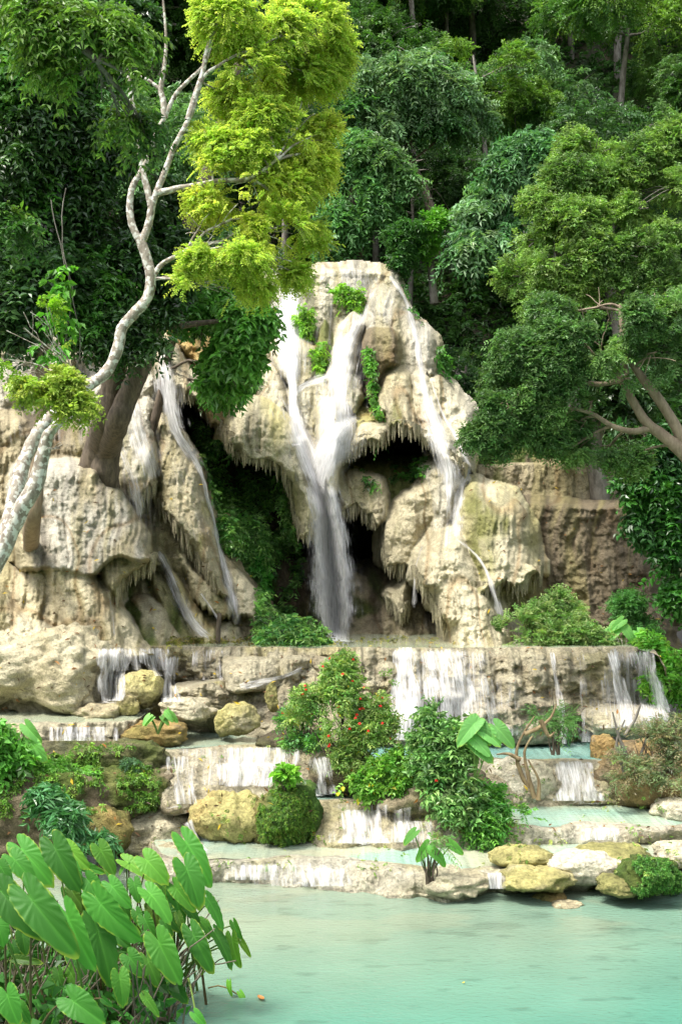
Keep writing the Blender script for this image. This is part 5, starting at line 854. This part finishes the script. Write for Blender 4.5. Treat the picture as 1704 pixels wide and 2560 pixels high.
TL = [(345,110,475,372,12.6,1.0,.8),(150,120,335,335,13.2,.95,1.25),(95,175,228,325,12.8,1.1,1.0),(228,405,375,500,12.0,1.5,.85),(40,400,282,672,11.2,.95,.72),(205,425,472,782,11.0,.8,1.05),(425,540,566,858,11.2,.75,1.25),
      (600,610,700,948,11.8,.85,.85),(620,440,836,705,11.7,.95,1.1),(545,300,640,412,12.6,1.5,.9),(690,335,800,470,12.5,1.1,1.1),(905,180,1038,315,13.2,1.35,1.0),(925,385,1068,548,12.6,1.0,1.3),(1145,235,1245,468,13.0,1.1,1.05),
      (1150,80,1312,328,13.3,.8,1.2),(620,115,705,265,13.4,1.1,1.1),(980,690,1098,938,12.0,1.05,1.15),(1085,350,1197,492,13.2,.9,1.0),(1285,430,1386,595,13.4,.7,1.1),(1150,470,1232,572,13.4,.9,.6),(1190,640,1300,872,12.8,.8,.9),
      (1437,570,1478,665,13.6,.8,.9),(1425,670,1455,838,13.5,.8,1.0),(1485,680,1536,768,13.6,.6,1.3),(1335,650,1442,832,13.4,.6,.8),(800,775,892,890,12.2,1.4,.95),(910,795,978,958,12.2,.95,.85),(735,900,762,1072,11.6,1.1,.95),
      (900,1025,978,1132,11.8,.7,.95),(455,1040,645,1180,10.6,1.3,1.0),(50,1010,105,1190,10.4,1.4,.95),(-10,570,30,700,11.4,1.6,1.0),(1095,560,1122,662,13.3,.9,.7),(825,320,852,435,13.2,1.2,1.0),(790,190,960,285,13.6,.8,1.3),
      (10,220,72,335,12.6,1.3,1.0),(430,110,545,235,13.4,1.0,1.25),(1200,720,1255,868,12.9,.8,.9),(1030,800,1062,918,12.6,1.0,.55),(850,540,895,590,13.2,1.3,.6),(500,210,655,245,13.5,.7,1.2),(770,200,720,255,13.6,1.0,1.3),
      (1010,560,1060,640,13.0,1.0,.6),(130,1080,185,1180,10.5,1.2,.9),(920,250,985,330,13.8,.8,1.4),(660,240,690,300,13.9,.9,1.0),(1240,560,1320,640,13.5,.9,1.1),(120,780,270,800,11.8,.6,.5),(560,500,590,600,12.6,1.2,.8),
      (640,1030,690,1075,11.4,1.0,1.0),(700,620,800,720,12.6,.9,.75),(1260,570,1290,655,13.6,1.1,1.0),(470,230,500,340,13.0,1.0,1.0),(1200,1120,1260,1190,11.0,1.2,1.1),(880,640,930,720,12.8,.8,.7),(140,640,160,760,12.0,1.2,.6),(80,700,110,790,12.0,1.2,.5)]
TB = [(40,2680,"the largest dark-ribbed leaves at the left edge"),(150,2660,"broad overlapping leaves left of the middle"),(265,2600,"two tall upright leaves in the middle of the clump"),(350,2530,"leaves leaning out over the water"),(440,2490,"small outermost leaves farthest out in the water"),(20,2560,"pale leaves behind at the left edge"),(210,2520,"leaves at the back of the clump"),(330,2490,"leaves at the back right, against the low dam")]
rf = np.random.default_rng(5)
for _ in range(34):
    x_, y_ = rf.uniform(-20, 1150), rf.uniform(330, 1000); l_ = rf.uniform(90, 190); TL.append((x_, y_, x_ + l_*rf.uniform(.15, .6), y_ + l_*rf.uniform(.8, 1.1), 13.6 - (y_-300)/700*1.6, rf.uniform(.7, 1.3), rf.uniform(.5, 1.0)))
groups = [[] for _ in TB]
for q in TL:
    ax, ay = TZ(q[0], q[1]); best = min(range(len(TB)), key=lambda i: abs(TB[i][0] + (0 if i < 5 else 0) - ax + .12*(ay-2300))*1.0 + abs((Dz(TB[i][1], 0)) - q[4] - .3)*70); groups[best].append(q)
r = np.random.default_rng(88)
for gi, (bxp, byp, txt) in enumerate(TB):
    if not groups[gi]: continue
    b = W(bxp, byp, Dz(byp, 0)); b[2] = -.05; root = empty("taro_plant", b, "taro plant with " + txt, "plant", "taro plants in the front left corner")
    for q in groups[gi]:
        ax, ay = TZ(q[0], q[1]); tx, ty = TZ(q[2], q[3]); g = np.array((.054,.20,.028))*(1 + .16*r.normal()) + np.array((.03,.02,0))*max(0, r.normal()); me, a, nrm, d = taro_leaf(root, ax, ay, tx, ty, q[4], r, g, q[5], q[6]**1.1)
        A = Acc(); p0 = b + np.array([.22*r.normal(), .15*r.normal(), 0]); t = np.linspace(0, 1, 10)[:, None]; mid = p0*.45 + a*.55 + np.array([0, .1, .28*np.linalg.norm(a-p0)*.4]) - d*.12
        P_ = p0*(1-t)**2 + 2*mid*t*(1-t) + (a - nrm*.008)*t**2; tube(A, P_, np.linspace(.017, .0065, 10), 6, np.array((.16,.24,.06)) if r.random() > .35 else np.array((.16,.12,.06))); A.build("stem", M_TARO, root)
# thicket of stems and small leaves under the taro
A = Acc(); n = 260; bx = r.random(n)*480 - 60; by = 2480 + 200*r.random(n) ; Db = Dz(by, 0)
for i in range(n):
    p0 = W(bx[i], by[i], Db[i]); p0[2] = -.05; h = .5 + .7*r.random(); p1 = p0 + np.array([.25*r.normal() + .15, .1*r.normal(), h]); limb(A, p0, p1, .013, .006, .1, 7, 5, i, .1)
tag(A.build("taro_stems", M_TARO, smooth=True), "dense tangle of brownish green stems below the taro leaves", "stems", kind="stuff"); 
A = Acc(); n = 900; bx = r.random(n)*470 - 80; by = 2450 + 240*r.random(n); P_ = W(bx, by, Dz(by, 0)); P_[:, 2] = .05 + .75*r.random(n)**1.5; frond_leaves(A, P_, r.normal(size=(n,3)) + np.array([.3,-.4,0]), .3, 2, .16, .10, (.05,.17,.03), .4, .9, r=r)
tag(A.build("bank_foliage", M_LEAF, smooth=False), "low dark green leaves under the taro at the waterline", "foliage", kind="stuff")
rock("mud_bank", "dark muddy bank under the taro in the front left corner", 120, 2600, 12.6, 640, 190, ('dbrown','brown',.4,'moss',.3), 260, depth=.8, lump=.25, rub=.06, cat="bank", mat=M_SOIL)
# small taro plants elsewhere
def small_taro(label, px, py, D, hgt, n, sz, seed, col=(.10,.32,.06)):
    r = np.random.default_rng(seed); b = W(px, py, D); root = empty("taro_plant", b, label, "plant")
    for i in range(n):
        ax = px + hgt*.55*(r.random()*2-1); ay = py - hgt*(.45 + .55*r.random()); sx = 1 if ax > px else -1
        me, a, nrm, d = taro_leaf(root, ax, ay, ax + sx*sz*(.35 + .4*r.random()), ay + sz*(.55 + .4*r.random()), D - .1*r.random(), r, np.array(col), 1.1, .8 + .5*r.random())
        A = Acc(); t = np.linspace(0, 1, 8)[:, None]; tube(A, b*(1-t)**2 + 2*(b*.4 + a*.6 + np.array([0,0,.08]))*t*(1-t) + a*t**2, np.linspace(.016, .007, 8), 5, (.16,.28,.07)); A.build("stem", M_TARO, root)
small_taro("taro with big pale leaves at the right end of the planted mound", 1185, 1960, 20.1, 150, 7, 62, 1, (.15,.38,.10))
small_taro("small taro on the brown hummock left of centre", 395, 1835, 22.4, 62, 6, 28, 2, (.15,.36,.09))
small_taro("taro with rounded pale leaves at the shelf's right end", 1560, 1640, 26.9, 100, 9, 40, 3, (.17,.42,.10))
small_taro("lone plant with upright leaves growing from the lower dam", 1070, 2200, 18.0, 120, 5, 40, 4, (.10,.30,.05))
small_taro("pale green taro leaf cluster at the far left above the ferns", 40, 1900, 20.3, 90, 4, 60, 5, (.15,.38,.09))
shrub("fern_clump", "feathery grass tuft beside the lone plant on the lower dam", 1075, 2215, 18.0, 110, 90, 90, .3, 9, .07, .02, (.16,.32,.10), (.20,.22,.08), 98, 10, .7, rb([(1060,2130,22,17.9),(1095,2120,22,17.9),(1075,2160,18,17.9)]))
# driftwood stump, post, fallen leaves
A = Acc()
for j, q in enumerate([((1330,1990),(1300,1930),(1290,1880),(1310,1830),(1335,1790)), ((1300,1900),(1270,1885),(1240,1886)), ((1310,1835),(1345,1820),(1375,1795),(1390,1760)), ((1335,1995),(1320,1940),(1310,1880),(1330,1840)), ((1345,2000),(1345,1950),(1320,1900)), ((1350,1800),(1370,1840),(1385,1830))]):
    P_ = spline(TP(22.2 - .05*j, *q), 5, False); tube(A, P_, np.linspace(.045, .012, len(P_)), 7, wob=.3, seed=j)
tag(A.build("driftwood", bark_mat("root_bark", (.15,.10,.05), (.33,.25,.13), 9, .3, .8)), "gnarled yellow-brown root stump left of the turquoise basin's cascade", "driftwood")
A = Acc()
for j, q in enumerate([((1390,1990),(1560,1930),(1540,1860),(1560,1800)), ((1565,1985),(1570,1900),(1545,1840),(1530,1780)), ((1575,1985),(1600,1890),(1620,1830)), ((1640,1960),(1650,1880),(1670,1800)), ((1560,1840),(1585,1800),(1600,1760))]):
    P_ = spline(TP(21.9, *q[-3:]), 5, False); tube(A, P_, np.linspace(.04, .012, len(P_)), 6, wob=.2, seed=j)
tag(A.build("bare_branches", M_BARKG), "bare forked branches sticking up from the twiggy right bank", "branches")
zb = float(zq(545, 1600)); A = Acc(); tube(A, W([545, 546, 549], [1612, 1570, 1532], zb - .15), [.06, .055, .045], 8)
tag(A.build("wooden_post", M_BARKD), "short weathered wooden post standing at the foot of the lower left ridge", "post")
def fallen(label, px, py, sz, col, z=None):
    D = Dz(py, z) if z is not None else float(zq(px, py)) - .03; c = W(px, py, D); A = Acc(); a = random.random()*6.28; w = sz/F*D
    t = np.linspace(-1, 1, 9)[:, None]; v = np.linspace(-1, 1, 5)[None, :]; X = t*w*.5; Y = v*w*.22*(1-t**2)**.7; Zl = .03*w*(t**2) + .25*w*(v**2)*.3 + .02
    V = np.stack([c[0] + X*math.cos(a) - Y*math.sin(a), c[1] + X*math.sin(a) + Y*math.cos(a), c[2] + Zl*np.ones_like(X)], -1); A.add(V, grid_faces(9, 5), col)
    o = A.build("fallen_leaf", M_PET); tag(o, label, "leaf", "fallen leaves")
fallen("curled orange-brown leaf floating on the front pool", 652, 2500, 34, (.50,.22,.07), 0.0)
fallen("small yellow leaf floating in the middle of the pool", 1158, 2461, 12, (.55,.42,.05), 0.0)
fallen("yellow leaf on the small left basin", 178, 1816, 22, (.60,.42,.03), 1.93)
fallen("orange leaf on the small left basin's rim", 217, 1820, 14, (.50,.22,.03), 1.93)
lit = Acc(); r = np.random.default_rng(123); n = 900; qx = -20 + 1700*r.random(n); qy = 1200 + 900*r.random(n); m = (qx < 640) | (qy > 1600) | (qx > 1180); qx, qy = qx[m], qy[m]; D = zq(qx, qy); ok = D < 60; P_ = W(qx, qy, D - .02)[ok]; k_ = len(P_)
cc = np.array([(.55,.40,.04),(.20,.10,.04),(.10,.06,.03),(.35,.16,.04)])[r.choice(4, k_, p=[.2,.3,.35,.15])]
lit.add(*leaves(P_, unit(r.normal(size=(k_,3))*np.array([1,.5,.6])), unit(r.normal(size=(k_,3))*.4 + np.array([0,-.6,.8])), .06 + .09*r.random(k_), .02 + .03*r.random(k_), cc))
tag(lit.build("leaf_litter", M_PET, smooth=False), "tiny fallen leaves and twigs scattered over the travertine", "litter", kind="stuff")
# creeping stem with two leaves over the water
root = empty("water_plant", W(560, 2490, Dz(2490, 0)), "thin runner with two bright leaves lying on the pool beside the taro", "plant"); A = Acc(); D = Dz(2490, 0)
tube(A, W([520, 545, 570, 590, 610], [2470, 2464, 2470, 2484, 2492], D), [.008]*5, 5, (.30,.20,.08)); A.build("stem", M_TARO, root)
for q in [(573,2460,575,2492,.9),(602,2486,616,2512,.9)]: taro_leaf(root, q[0], q[1], q[2], q[3], D - .05, r, np.array((.16,.42,.05)), q[4])

# spray drifting at the foot of the main fall
m = bpy.data.materials.new("spray"); m.use_nodes = True; ns, ls = m.node_tree.nodes, m.node_tree.links; ns.remove(ns["Principled BSDF"])
vp = ns.new("ShaderNodeVolumePrincipled"); vp.inputs["Color"].default_value = (.95,.97,1,1); tc = ns.new("ShaderNodeTexCoord"); vl = nd(ns, "ShaderNodeVectorMath", operation='LENGTH'); ls.new(tc.outputs["Object"], vl.inputs[0])
mr = ns.new("ShaderNodeMapRange"); mr.inputs[1].default_value = .1; mr.inputs[2].default_value = 1; mr.inputs[3].default_value = 1.1; mr.inputs[4].default_value = 0; ls.new(vl.outputs["Value"], mr.inputs[0]); ls.new(mr.outputs[0], vp.inputs["Density"]); ls.new(vp.outputs[0], ns["Material Output"].inputs["Volume"])
def spray(label, px, py, D, rx, ry, rz):
    th = np.linspace(0, 2*math.pi, 24, endpoint=False)[None, :]; ph = np.linspace(.01, math.pi-.01, 14)[:, None]
    V = np.stack([np.sin(ph)*np.cos(th), np.sin(ph)*np.sin(th), np.cos(ph)*np.ones_like(th)], -1).reshape(-1, 3)
    o = mesh("spray", V, grid_faces(14, 24, True), m); o.location = W(px, py, D); o.scale = (rx, ry, rz); tag(o, label, "spray", kind="stuff")
spray("fine white spray round the foot of the main fall", 835, 1520, 30.3, 1.0, .9, 1.7)
spray("thin spray beside the left fall under its rounded nose", 440, 1060, 29.0, .6, .5, 1.3)

# dripstone fringe hanging from the edges of the overhangs
A = Acc(); r = np.random.default_rng(321)
for pl in [[(560,1100),(590,1140),(635,1152),(680,1165),(712,1195),(728,1240),(745,1325),(768,1342),(790,1325)], [(850,1140),(885,1138),(905,1112),(950,1110),(975,1080),(1000,1075),(1040,1088),(1085,1120),(1120,1150),(1165,1185)], [(838,1275),(860,1288),(890,1272),(920,1300),(965,1295)], [(955,1395),(985,1425),(1010,1418)], [(965,1505),(1000,1537),(1020,1528)],
           [(1170,1480),(1240,1482),(1300,1470),(1350,1440)], [(1035,1440),(1060,1480),(1085,1530),(1108,1568)], [(388,940),(430,978),(470,995),(505,985)], [(388,1262),(430,1308),(467,1358),(505,1422),(545,1475)], [(600,1560),(641,1580),(672,1566)], [(295,1500),(315,1460),(360,1425),(388,1408)], [(500,1015),(545,1065),(585,1112)], [(345,1292),(365,1240),(388,1228)]]:
    Q = spline(pl, 30, False); Q = Q[r.random(len(Q)) < .8]
    for q in Q:
        x0, y0 = q[0] + r.normal()*2, q[1] - 12; D = min(float(zq(x0 + dx, y0)) for dx in (-4, 0, 4))
        if D > 60: continue
        ln = (.06 + .26*r.random()**2.2); w = .018 + .045*r.random(); p = W(x0, y0, D + .12 + .12*r.random()); t = np.linspace(0, 1, 6)
        P_ = p + np.stack([.02*noise(t*2, q[0], 0, 3), 0*t, .14 - (ln + .24)*t], -1); tube(A, P_, w*(1.15 - t**1.4), 5, np.array((.36,.32,.21))*(.75 + .5*r.random()))
tag(A.build("dripstone_fringe", M_ROCK), kind="structure")
